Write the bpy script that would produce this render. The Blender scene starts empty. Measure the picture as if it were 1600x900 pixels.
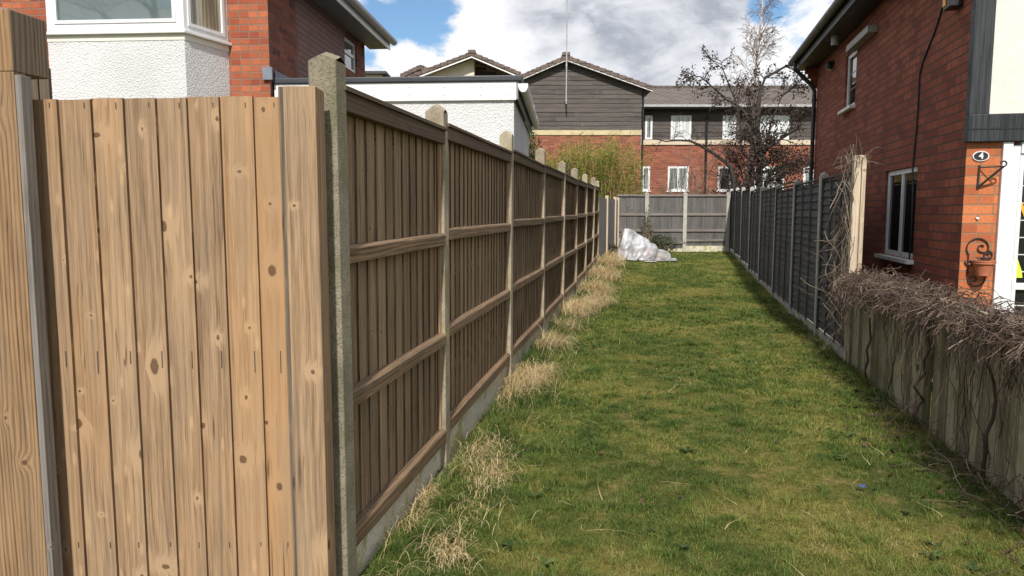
import bpy, bmesh, math, random
import numpy as np
from mathutils import Vector, Matrix, noise as mnoise
random.seed(7); rng = np.random.default_rng(7)
R = math.radians
scene = bpy.context.scene
COL = scene.collection

# ------------------------------------------------------------------ camera
F, HZ, H = 1150.0, 332.0, 1.555            # focal length and horizon row in photo pixels, eye height
PITCH = math.atan((450 - HZ) / F)
cam = bpy.data.cameras.new("camera"); cam_o = bpy.data.objects.new("camera", cam); COL.objects.link(cam_o)
cam.sensor_width = 36.0; cam.lens = 36.0 * F / 1600.0
cam.clip_start = 0.05; cam.clip_end = 3000
cam_o.location = (0, 0, H); cam_o.rotation_euler = (R(90) - PITCH, 0, 0)
scene.camera = cam_o
# ------------------------------------------------------------------ light
SUN_EL = R(44)
TRAV_AZ = R(5.5)                             # azimuth of travel, right of straight ahead is positive
sun = bpy.data.lights.new("sun", 'SUN'); sun.energy = 4.3; sun.angle = R(2.0); sun.color = (1.0, 0.95, 0.88)
sun_o = bpy.data.objects.new("sun", sun); COL.objects.link(sun_o)
tv = Vector((math.sin(TRAV_AZ) * math.cos(SUN_EL), math.cos(TRAV_AZ) * math.cos(SUN_EL), -math.sin(SUN_EL)))
sun_o.rotation_euler = tv.to_track_quat('-Z', 'Y').to_euler()
sun_o.location = (6, -20, 20)
scene.view_settings.view_transform = 'Standard'; scene.view_settings.look = 'None'
scene.view_settings.gamma = 1; scene.view_settings.use_curve_mapping = False
scene.view_settings.exposure = 0.3
scene.cycles.max_bounces = 6; scene.cycles.transparent_max_bounces = 12
scene.cycles.use_denoising = True


# ------------------------------------------------------------------ node helper
class NT:
    def __init__(s, tree): s.t = tree; s.n = tree.nodes; s.l = tree.links
    def node(s, typ, **kw):
        nd = s.n.new(typ)
        for k, v in kw.items(): setattr(nd, k, v)
        return nd
    def put(s, sock, v):
        if isinstance(v, bpy.types.NodeSocket): s.l.new(v, sock)
        elif v is not None:
            if isinstance(v, (tuple, list)) and len(v) == 3 and sock.type == 'RGBA': v = (*v, 1)
            sock.default_value = v
    def m(s, op, a, b=None, c=None, clamp=False):
        nd = s.node('ShaderNodeMath', operation=op, use_clamp=clamp)
        for i, v in enumerate((a, b, c)):
            if v is not None: s.put(nd.inputs[i], v)
        return nd.outputs[0]
    def vm(s, op, a, b=None, scale=None):
        nd = s.node('ShaderNodeVectorMath', operation=op)
        s.put(nd.inputs[0], a)
        if b is not None: s.put(nd.inputs[1], b)
        if scale is not None: s.put(nd.inputs['Scale'], scale)
        return nd.outputs['Value'] if op in ('LENGTH', 'DISTANCE', 'DOT_PRODUCT') else nd.outputs[0]
    def mix(s, fac, a, b, mode='MIX'):
        nd = s.node('ShaderNodeMix', data_type='RGBA', blend_type=mode)
        s.put(nd.inputs[0], fac); s.put(nd.inputs[6], a); s.put(nd.inputs[7], b)
        return nd.outputs[2]
    def noise(s, vec, scale=5, detail=4, rough=0.55, dist=0.0, d='3D'):
        nd = s.node('ShaderNodeTexNoise', noise_dimensions=d)
        if vec is not None: s.put(nd.inputs['Vector'], vec)
        s.put(nd.inputs['Scale'], scale); s.put(nd.inputs['Detail'], detail)
        s.put(nd.inputs['Roughness'], rough); s.put(nd.inputs['Distortion'], dist)
        return nd.outputs['Fac']
    def ss(s, v, a, b, lo=0.0, hi=1.0):
        nd = s.node('ShaderNodeMapRange', interpolation_type='SMOOTHSTEP')
        s.put(nd.inputs[0], v)
        for i, x in enumerate((a, b, lo, hi)): nd.inputs[1 + i].default_value = x
        return nd.outputs[0]
    def ramp(s, fac, stops):
        nd = s.node('ShaderNodeValToRGB'); s.put(nd.inputs[0], fac)
        e = nd.color_ramp.elements
        while len(e) < len(stops): e.new(0.5)
        for el, (p, c) in zip(e, stops): el.position = p; el.color = (*c, 1)
        return nd.outputs[0]
    def xyz(s, x, y, z=0.0):
        nd = s.node('ShaderNodeCombineXYZ')
        for i, v in enumerate((x, y, z)): s.put(nd.inputs[i], v)
        return nd.outputs[0]
    def sep(s, v):
        nd = s.node('ShaderNodeSeparateXYZ'); s.put(nd.inputs[0], v); return nd.outputs
    def uv(s): return s.node('ShaderNodeUVMap').outputs[0]
    def pos(s): return s.node('ShaderNodeNewGeometry').outputs['Position']
    def objc(s): return s.node('ShaderNodeTexCoord').outputs['Object']
    def attr(s, name, out='Fac'): return s.node('ShaderNodeAttribute', attribute_name=name).outputs[out]
    def orand(s): return s.node('ShaderNodeObjectInfo').outputs['Random']
    def bump(s, h, strength=0.3, dist=0.01):
        nd = s.node('ShaderNodeBump'); s.put(nd.inputs['Height'], h)
        nd.inputs['Strength'].default_value = strength; nd.inputs['Distance'].default_value = dist
        return nd.outputs[0]


def mat(name):
    m = bpy.data.materials.new(name); m.use_nodes = True
    t = NT(m.node_tree); b = m.node_tree.nodes['Principled BSDF']
    return m, t, b


def plain(name, col, rough=0.5, vary=0.12, scale=8, bump=0.0, metal=0.0, spec=0.5):
    m, t, b = mat(name)
    n = t.noise(t.objc(), scale, 5, 0.6)
    c = t.mix(t.ss(n, 0.3, 0.7), tuple(x * (1 - vary) for x in col), tuple(min(1, x * (1 + vary)) for x in col))
    t.put(b.inputs['Base Color'], c)
    t.put(b.inputs['Roughness'], t.ss(n, 0.2, 0.8, max(0.02, rough - 0.08), min(1, rough + 0.08)))
    b.inputs['Metallic'].default_value = metal
    b.inputs['Specular IOR Level'].default_value = spec
    if bump: t.put(b.inputs['Normal'], t.bump(t.noise(t.objc(), scale * 12, 4), bump, 0.004))
    return m


def wood(name, dark, light, knot=0.6, grey=0.0, greycol=(0.3, 0.28, 0.26), ring=0.5, halo_amt=0.5, streak=0.4, warm=0.0,
         ring_f=48.0, moss=0.0, bvar=0.35, rough=0.75, bumps=0.35, stain=0.0):
    m, t, b = mat(name)
    u = t.uv(); rnd = t.attr('rnd'); orn = t.orand()
    us = t.sep(u)
    U = t.m('ADD', us[0], t.m('MULTIPLY', t.m('ADD', rnd, t.m('MULTIPLY', orn, 3.3)), 17.3))
    V = t.m('ADD', us[1], t.m('MULTIPLY', t.m('ADD', rnd, orn), 9.1))
    # knots: one or so per board column
    kv = t.xyz(t.m('MULTIPLY', U, 9.0), t.m('MULTIPLY', V, 2.6))
    vo = t.node('ShaderNodeTexVoronoi', voronoi_dimensions='2D', feature='F1')
    t.put(vo.inputs['Vector'], kv); vo.inputs['Scale'].default_value = 1.0
    wob = t.m('MULTIPLY', t.m('SUBTRACT', t.noise(t.xyz(U, V), 40, 2), 0.5), 0.012)
    de = t.sep(t.vm('SUBTRACT', kv, vo.outputs['Position']))
    cr = t.sep(vo.outputs['Color'])
    du = t.m('DIVIDE', de[0], 9.0); dv = t.m('DIVIDE', de[1], 2.6)
    r = t.m('ADD', t.m('SQRT', t.m('ADD', t.m('MULTIPLY', du, du), t.m('MULTIPLY', t.m('MULTIPLY', dv, dv), t.m('ADD', 0.3, t.m('MULTIPLY', t.m('POWER', cr[2], 3.0), 3.0))))), wob)
    has = t.m('LESS_THAN', cr[0], knot)
    krad = t.m('ADD', t.m('MULTIPLY', t.m('POWER', cr[1], 3.0), 0.013), 0.004)
    kn = t.m('MULTIPLY', t.m('SUBTRACT', 1.0, t.ss(t.m('DIVIDE', r, krad), 0.7, 1.25)), has)
    halo = t.m('MULTIPLY', t.m('POWER', 2.718, t.m('MULTIPLY', t.m('POWER', t.m('DIVIDE', r, t.m('MULTIPLY', krad, 3.6)), 2.0), -1.0)), has)
    # rings run along the board and bend round the knots
    low = t.noise(t.xyz(t.m('MULTIPLY', U, 5.0), t.m('MULTIPLY', V, 0.55)), 1.0, 2, 0.5)
    ph = t.m('ADD', t.m('ADD', t.m('MULTIPLY', U, ring_f), t.m('MULTIPLY', low, 5.0)), t.m('MULTIPLY', halo, 1.3))
    rg = t.m('SINE', t.m('MULTIPLY', ph, 6.283))
    rg = t.m('MULTIPLY', t.m('ADD', rg, 1.0), 0.5)
    rg = t.m('POWER', rg, 1.7)
    fine = t.noise(t.xyz(t.m('MULTIPLY', U, 420.0), t.m('MULTIPLY', V, 7.0)), 1.0, 3, 0.6)
    st = t.noise(t.xyz(t.m('MULTIPLY', U, 38.0), t.m('MULTIPLY', V, 0.8)), 1.0, 4, 0.6)
    blot = t.noise(t.xyz(t.m('MULTIPLY', U, 6.0), t.m('MULTIPLY', V, 2.2)), 1.0, 5, 0.6)
    f = t.m('ADD', 0.62, t.m('MULTIPLY', t.m('SUBTRACT', rg, 0.4), -ring))
    f = t.m('ADD', f, t.m('MULTIPLY', t.m('SUBTRACT', fine, 0.5), 0.9))
    f = t.m('ADD', f, t.m('MULTIPLY', t.m('SUBTRACT', st, 0.5), streak * 2))
    f = t.m('ADD', f, t.m('MULTIPLY', t.m('SUBTRACT', blot, 0.5), 0.7))
    f = t.m('ADD', f, t.m('MULTIPLY', halo, halo_amt))
    f2 = t.noise(t.xyz(t.m('MULTIPLY', U, 130.0), t.m('MULTIPLY', V, 2.2)), 1.0, 3, 0.65)
    f = t.m('ADD', f, t.m('MULTIPLY', t.m('SUBTRACT', f2, 0.5), streak * 1.6))
    f3 = t.noise(t.xyz(t.m('MULTIPLY', U, 250.0), t.m('MULTIPLY', V, 4.5)), 1.0, 2, 0.7)
    f = t.m('ADD', f, t.m('MULTIPLY', t.m('SUBTRACT', f3, 0.5), 1.1))
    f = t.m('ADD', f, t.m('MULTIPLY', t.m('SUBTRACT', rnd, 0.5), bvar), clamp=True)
    c = t.mix(f, dark, light)
    if warm:
        c = t.mix(t.m('MULTIPLY', t.m('MAXIMUM', t.m('MULTIPLY', t.ss(t.noise(t.xyz(t.m('MULTIPLY', U, 3.0), t.m('MULTIPLY', V, 0.7)), 1, 3), 0.45, 0.7), 0.5), t.ss(rnd, 0.72, 0.95)), warm), c,
                  tuple(min(1, a * k) for a, k in zip(light, (1.05, 0.86, 0.6))))
    if grey:
        g = t.ss(t.noise(t.xyz(t.m('MULTIPLY', U, 14.0), t.m('MULTIPLY', V, 1.3)), 1.0, 4), 0.35, 0.7)
        c = t.mix(t.m('MULTIPLY', g, grey), c, t.mix(fine, tuple(x * 0.6 for x in greycol), greycol))
    if stain:
        sn = t.ss(t.noise(t.xyz(t.m('MULTIPLY', U, 55.0), t.m('MULTIPLY', V, 3.0)), 1.0, 3), 0.66, 0.76)
        c = t.mix(t.m('MULTIPLY', sn, stain), c, tuple(x * 0.25 for x in dark))
    if moss:
        g = t.ss(t.noise(t.objc(), 3.2, 5), 0.42, 0.65)
        c = t.mix(t.m('MULTIPLY', g, moss), c, (0.11, 0.12, 0.045))
    ck = t.m('ABSOLUTE', t.m('SUBTRACT', t.noise(t.xyz(t.m('MULTIPLY', U, 30.0), t.m('MULTIPLY', V, 0.55)), 1.0, 2, 0.5), 0.5))
    ckm = t.m('MULTIPLY', t.m('SUBTRACT', 1.0, t.ss(ck, 0.002, 0.011)), t.ss(t.noise(t.xyz(t.m('MULTIPLY', U, 8.0), t.m('MULTIPLY', V, 1.6)), 1.0, 2), 0.54, 0.62))
    c = t.mix(t.m('MULTIPLY', ckm, 0.65), c, tuple(x * 0.4 for x in dark))
    rim = t.m('MULTIPLY', t.m('SUBTRACT', 1.0, t.m('ABSOLUTE', t.m('SUBTRACT', t.m('DIVIDE', r, krad), 0.95))), has, clamp=True)
    c = t.mix(t.m('MULTIPLY', kn, 0.8), c, t.mix(fine, (dark[0] * 0.55, dark[1] * 0.5, dark[2] * 0.5), (dark[0] * 1.35, dark[1] * 1.1, dark[2] * 0.95)))
    c = t.mix(t.m('MULTIPLY', t.m('POWER', rim, 6.0), 0.55), c, tuple(x * 0.3 for x in dark))
    # small bleached flares where the grain lifts
    v2 = t.node('ShaderNodeTexVoronoi', voronoi_dimensions='2D', feature='F1'); t.put(v2.inputs['Vector'], t.xyz(t.m('MULTIPLY', U, 22.0), t.m('MULTIPLY', V, 6.5))); v2.inputs['Scale'].default_value = 1.0
    fl = t.m('MULTIPLY', t.m('SUBTRACT', 1.0, t.ss(v2.outputs['Distance'], 0.05, 0.26)), t.m('LESS_THAN', t.sep(v2.outputs['Color'])[0], 0.085))
    c = t.mix(t.m('MULTIPLY', fl, halo_amt * 0.38), c, tuple(min(1, x * 1.45) for x in light))
    t.put(b.inputs['Base Color'], c)
    t.put(b.inputs['Roughness'], t.ss(fine, 0.2, 0.8, rough - 0.12, rough + 0.1))
    b.inputs['Specular IOR Level'].default_value = 0.3
    hgt = t.m('ADD', t.m('ADD', t.m('MULTIPLY', fine, 0.4), t.m('MULTIPLY', f3, 0.5)), t.m('ADD', t.m('MULTIPLY', rg, -0.35), t.m('MULTIPLY', kn, 0.5)))
    t.put(b.inputs['Normal'], t.bump(hgt, bumps, 0.003))
    return m


def concrete(name, a, bcol, lichen=0.0, lich=(0.30, 0.27, 0.10), agg=0.5, dirt=0.4):
    m, t, b = mat(name)
    p = t.objc()
    orn = t.orand(); p = t.vm('ADD', p, t.xyz(t.m('MULTIPLY', orn, 31), orn, 0))
    n1 = t.noise(p, 3.5, 6, 0.65); n2 = t.noise(p, 60, 4, 0.7)
    vo = t.node('ShaderNodeTexVoronoi', feature='F1'); t.put(vo.inputs['Vector'], p); vo.inputs['Scale'].default_value = 130
    st = t.m('SUBTRACT', 1.0, t.ss(vo.outputs['Distance'], 0.15, 0.45))
    c = t.mix(t.ss(n1, 0.3, 0.7), a, bcol)
    c = t.mix(t.m('MULTIPLY', t.ss(n2, 0.45, 0.75), dirt), c, tuple(x * 0.45 for x in a))
    c = t.mix(t.m('MULTIPLY', st, agg * 0.6), c, t.mix(t.sep(vo.outputs['Color'])[0], tuple(x * 0.5 for x in a), tuple(min(1, x * 1.5) for x in bcol)))
    if lichen:
        l = t.ss(t.noise(p, 5.0, 6, 0.7), 0.5, 0.62)
        c = t.mix(t.m('MULTIPLY', l, lichen), c, lich)
    t.put(b.inputs['Base Color'], c); b.inputs['Roughness'].default_value = 0.9
    b.inputs['Specular IOR Level'].default_value = 0.2
    t.put(b.inputs['Normal'], t.bump(t.m('ADD', t.m('MULTIPLY', n2, 0.7), t.m('MULTIPLY', st, agg)), 0.6, 0.004))
    return m


def brick(name, c1, c2, c3, mortar, bw=0.225, bh=0.075, ms=0.009, bumps=1.0, patch=None, dirt=0.25):
    m, t, b = mat(name)
    u = t.uv()
    wob = t.vm('SCALE', t.vm('SUBTRACT', t.node('ShaderNodeTexNoise').outputs['Color'], (0.5, 0.5, 0.5)), scale=0.0)
    nw = t.node('ShaderNodeTexNoise'); t.put(nw.inputs['Vector'], u); nw.inputs['Scale'].default_value = 9
    u2 = t.vm('ADD', u, t.vm('SCALE', t.vm('SUBTRACT', nw.outputs['Color'], (0.5, 0.5, 0.5)), scale=0.010))
    def bt(ca, cb, mo):
        nd = t.node('ShaderNodeTexBrick', offset=0.5, squash=1.0)
        t.put(nd.inputs['Vector'], u2); nd.inputs['Scale'].default_value = 1
        nd.inputs['Brick Width'].default_value = bw; nd.inputs['Row Height'].default_value = bh
        nd.inputs['Mortar Size'].default_value = ms; nd.inputs['Mortar Smooth'].default_value = 0.25
        t.put(nd.inputs['Color1'], ca); t.put(nd.inputs['Color2'], cb); t.put(nd.inputs['Mortar'], mo)
        return nd
    b1 = bt((0, 0, 0), (1, 1, 1), (0.5, 0.5, 0.5))
    sp = t.sep(u2)
    row = t.m('FLOOR', t.m('DIVIDE', sp[1], bh))
    colm = t.m('FLOOR', t.m('ADD', t.m('DIVIDE', sp[0], bw), t.m('MULTIPLY', t.m('MODULO', row, 2.0), 0.5)))
    wn = t.node('ShaderNodeTexWhiteNoise', noise_dimensions='2D'); t.put(wn.inputs['Vector'], t.xyz(colm, row))
    rv = wn.outputs['Value']
    n1 = t.noise(u, 2.2, 5, 0.6); n2 = t.noise(u, 45, 5, 0.7)
    c = t.ramp(rv, [(0.0, c3), (0.25, c1), (0.7, c2), (1.0, tuple(min(1, x * 1.22) for x in c2))])
    c = t.mix(t.m('MULTIPLY', t.ss(n2, 0.4, 0.75), 0.45), c, tuple(x * 0.5 for x in c1))
    c = t.mix(t.m('MULTIPLY', t.ss(n1, 0.4, 0.75), dirt), c, tuple(x * 0.4 for x in c3))
    if patch:   # pale smear with a shape of its own (object-space box with ragged edges)
        (x0, x1, z0, z1, pc, amt) = patch
        pn = t.m('MULTIPLY', t.m('SUBTRACT', t.noise(u, 3, 5), 0.5), 0.5)
        xx = t.m('ADD', sp[0], pn); zz = t.m('ADD', sp[1], pn)
        k = t.m('MULTIPLY', t.m('MULTIPLY', t.ss(xx, x0 - .1, x0 + .1), t.m('SUBTRACT', 1, t.ss(xx, x1 - .1, x1 + .1))),
                t.m('MULTIPLY', t.ss(zz, z0 - .1, z0 + .1), t.m('SUBTRACT', 1, t.ss(zz, z1 - .1, z1 + .1))))
        c = t.mix(t.m('MULTIPLY', k, amt), c, pc)
    mo = t.mix(t.ss(n2, 0.3, 0.7), tuple(x * 0.7 for x in mortar), mortar)
    c = t.mix(b1.outputs['Fac'], c, mo)
    t.put(b.inputs['Base Color'], c); b.inputs['Roughness'].default_value = 0.88
    b.inputs['Specular IOR Level'].default_value = 0.25
    hh = t.m('ADD', t.m('MULTIPLY', t.m('SUBTRACT', 1.0, b1.outputs['Fac']), 1.0), t.m('ADD', t.m('MULTIPLY', n2, 0.35), t.m('MULTIPLY', rv, 0.2)))
    t.put(b.inputs['Normal'], t.bump(hh, bumps, 0.008))
    return m


def render_mat(name, col, scale=28, strength=0.9):
    m, t, b = mat(name)
    p = t.objc(); n = t.noise(p, scale, 6, 0.7, 0.6); n2 = t.noise(p, 1.3, 5)
    vo = t.node('ShaderNodeTexVoronoi', feature='SMOOTH_F1'); t.put(vo.inputs['Vector'], p); vo.inputs['Scale'].default_value = scale * 1.1
    c = t.mix(t.ss(n2, 0.3, 0.75), col, tuple(x * 0.86 for x in col))
    t.put(b.inputs['Base Color'], c); b.inputs['Roughness'].default_value = 0.85
    t.put(b.inputs['Normal'], t.bump(t.m('ADD', n, t.m('MULTIPLY', vo.outputs['Distance'], 0.7)), strength, 0.015))
    return m


def tiles(name, a, bcol, bw=0.3, bh=0.28):
    m, t, b = mat(name)
    u = t.uv()
    nd = t.node('ShaderNodeTexBrick', offset=0.5)
    t.put(nd.inputs['Vector'], u); nd.inputs['Scale'].default_value = 1
    nd.inputs['Brick Width'].default_value = bw; nd.inputs['Row Height'].default_value = bh; nd.inputs['Mortar Size'].default_value = 0.012
    t.put(nd.inputs['Color1'], a); t.put(nd.inputs['Color2'], bcol); t.put(nd.inputs['Mortar'], tuple(x * 0.35 for x in a))
    n = t.noise(u, 6, 6, 0.7)
    c = t.mix(t.m('MULTIPLY', t.ss(n, 0.4, 0.7), 0.6), nd.outputs['Color'], tuple(x * 0.6 for x in a))
    t.put(b.inputs['Base Color'], c); b.inputs['Roughness'].default_value = 0.85
    saw = t.m('FRACT', t.m('DIVIDE', t.sep(u)[1], bh))
    t.put(b.inputs['Normal'], t.bump(t.m('SUBTRACT', t.m('MULTIPLY', saw, -1.0), nd.outputs['Fac']), 0.8, 0.03))
    return m


def glass(name, col, ior=1.9, rough=0.03, curtain=None, wav=0.05):
    m, t, b = mat(name)
    c = col
    if curtain:
        us = t.sep(t.uv())
        w = t.noise(t.xyz(t.m('MULTIPLY', us[0], 26.0), t.m('MULTIPLY', us[1], 0.6)), 1.0, 3)
        c = t.mix(t.ss(w, 0.4, 0.62), col, curtain)
    t.put(b.inputs['Base Color'], c); b.inputs['Roughness'].default_value = rough
    b.inputs['IOR'].default_value = ior
    t.put(b.inputs['Normal'], t.bump(t.noise(t.objc(), 2.0, 2), wav, 0.02))
    return m


def leafmat(name, a, bcol, c3=None, trans=0.35, scale=2.0, rough=0.6):
    m, t, b = mat(name)
    p = t.pos(); rnd = t.attr('rnd')
    n = t.noise(p, scale, 4)
    f = t.m('ADD', t.m('MULTIPLY', rnd, 0.7), t.m('MULTIPLY', t.ss(n, 0.3, 0.7), 0.5), clamp=True)
    c = t.ramp(f, [(0.0, a), (0.65, bcol), (1.0, c3 or bcol)])
    t.put(b.inputs['Base Color'], c); b.inputs['Roughness'].default_value = rough
    b.inputs['Specular IOR Level'].default_value = 0.25
    tr = t.node('ShaderNodeBsdfTranslucent'); t.put(tr.inputs[0], c)
    ms = t.node('ShaderNodeMixShader'); ms.inputs[0].default_value = trans
    t.l.new(b.outputs[0], ms.inputs[1]); t.l.new(tr.outputs[0], ms.inputs[2])
    t.l.new(ms.outputs[0], t.n['Material Output'].inputs['Surface'])
    return m


# ------------------------------------------------------------------ world: sky with clouds
world = bpy.data.worlds.new("World"); scene.world = world; world.use_nodes = True
wt = NT(world.node_tree); wt.n.clear()
sky = wt.node('ShaderNodeTexSky', sky_type='NISHITA', sun_disc=False)
sky.sun_elevation = SUN_EL; sky.sun_rotation = math.atan2(-tv.x, -tv.y)
sky.air_density = 1.0; sky.dust_density = 0.6; sky.ozone_density = 1.6
dirn = wt.node('ShaderNodeTexCoord').outputs['Generated']
ds = wt.sep(dirn)


def pixdir(u, v):
    d = Vector(((u - 800) / F, math.cos(PITCH) - (v - 450) / F * math.sin(PITCH), -math.sin(PITCH) - (v - 450) / F * math.cos(PITCH)))
    return d.normalized()


def blob(u, v, rad, amt):
    """a soft patch of the sky round a compass direction"""
    d = pixdir(u, v)
    dd = wt.vm('DISTANCE', dvec, tuple(d))
    return wt.m('MULTIPLY', wt.m('POWER', 2.718, wt.m('MULTIPLY', wt.m('POWER', wt.m('DIVIDE', dd, rad), 2.0), -1.0)), amt)


wz = wt.node('ShaderNodeTexNoise'); wt.put(wz.inputs['Vector'], dirn); wz.inputs['Scale'].default_value = 7.0; wz.inputs['Detail'].default_value = 6
dvec = wt.vm('ADD', dirn, wt.vm('SCALE', wt.vm('SUBTRACT', wz.outputs['Color'], (0.5, 0.5, 0.5)), scale=0.16))
flat = wt.xyz(ds[0], ds[1], wt.m('MULTIPLY', ds[2], 2.0))
dens = wt.noise(flat, 3.1, 8, 0.58, 0.35)
hf = wt.noise(flat, 15.0, 8, 0.62, 0.4)
dens = wt.m('ADD', dens, wt.m('MULTIPLY', wt.m('SUBTRACT', hf, 0.5), 0.95))
dens = wt.m('ADD', dens, 0.17)
for a in ((672, 30, 0.050, -0.52), (610, 50, 0.022, -0.25), (720, 5, 0.025, -0.25), (583, 88, 0.016, -0.25), (1222, -5, 0.028, -0.40), (600, -60, 0.08, -0.3),
          (760, 95, 0.08, 0.3), (640, 95, 0.03, 0.25), (490, -20, 0.05, 0.2), (1060, 60, 0.12, 0.3)):
    dens = wt.m('ADD', dens, blob(*a))
mask = wt.ss(dens, 0.38, 0.66)
thick = wt.noise(flat, 4.6, 8, 0.62, 0.3)
grey = wt.m('ADD', wt.m('MULTIPLY', wt.ss(thick, 0.35, 0.75), 0.7), wt.m('MULTIPLY', wt.m('SUBTRACT', hf, 0.5), 1.2))
for a in ((850, -10, 0.07, 0.45), (1060, 70, 0.09, 0.6), (980, -10, 0.08, 0.4), (700, 100, 0.07, -0.6), (905, 60, 0.035, -0.6), (790, 80, 0.06, -0.5),
          (1280, 40, 0.05, -0.6), (1180, 60, 0.04, -0.35), (1310, 20, 0.05, -0.5)):
    grey = wt.m('ADD', grey, blob(*a))
grey = wt.m('MAXIMUM', wt.m('MINIMUM', grey, 0.85), 0.0)
hf2 = wt.noise(flat, 9.0, 8, 0.6, 0.5)
grey = wt.m('MULTIPLY', grey, wt.ss(hf2, 0.30, 0.68, 0.25, 1.2))
ccol = wt.mix(grey, (1.02, 1.03, 1.06), (0.42, 0.455, 0.53))
skyc = wt.mix(1.0, sky.outputs[0], (0.105, 0.125, 0.135), 'MULTIPLY')
bg = wt.node('ShaderNodeBackground'); bg.inputs['Strength'].default_value = 1.0
wt.put(bg.inputs['Color'], wt.mix(mask, skyc, ccol))
bg.inputs['Strength'].default_value = 0.82
out = wt.node('ShaderNodeOutputWorld'); wt.l.new(bg.outputs[0], out.inputs['Surface'])


# ------------------------------------------------------------------ pixel -> place helpers
class Frame:
    """a local frame: origin (x, y), local y axis at azimuth az to the right of straight ahead"""
    def __init__(s, x, y, az, z=0.0): s.o = Vector((x, y, z)); s.az = az; s.M = Matrix.Translation(s.o) @ Matrix.Rotation(-az, 4, 'Z'); s.I = s.M.inverted()
    def hit(s, u, v, axis, val):
        a = s.I @ Vector((0, 0, H)); d = s.I.to_3x3() @ pixdir(u, v)
        k = (val - a[axis]) / d[axis]
        return a + d * k
def at(u, v, Y):
    d = pixdir(u, v); return Vector((0, 0, H)) + d * (Y / d.y)
def gz(x, y):
    s = min(1, max(0, (y - 12) / 13.0)); s = s * s * (3 - 2 * s)
    return 0.28 * s
def ground_at(u, v):
    p = None
    z = 0.0
    for _ in range(12):
        d = pixdir(u, v); k = (z - H) / d.z; p = Vector((0, 0, H)) + d * k; z = gz(p.x, p.y)
    return Vector((p.x, p.y, z))


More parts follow.
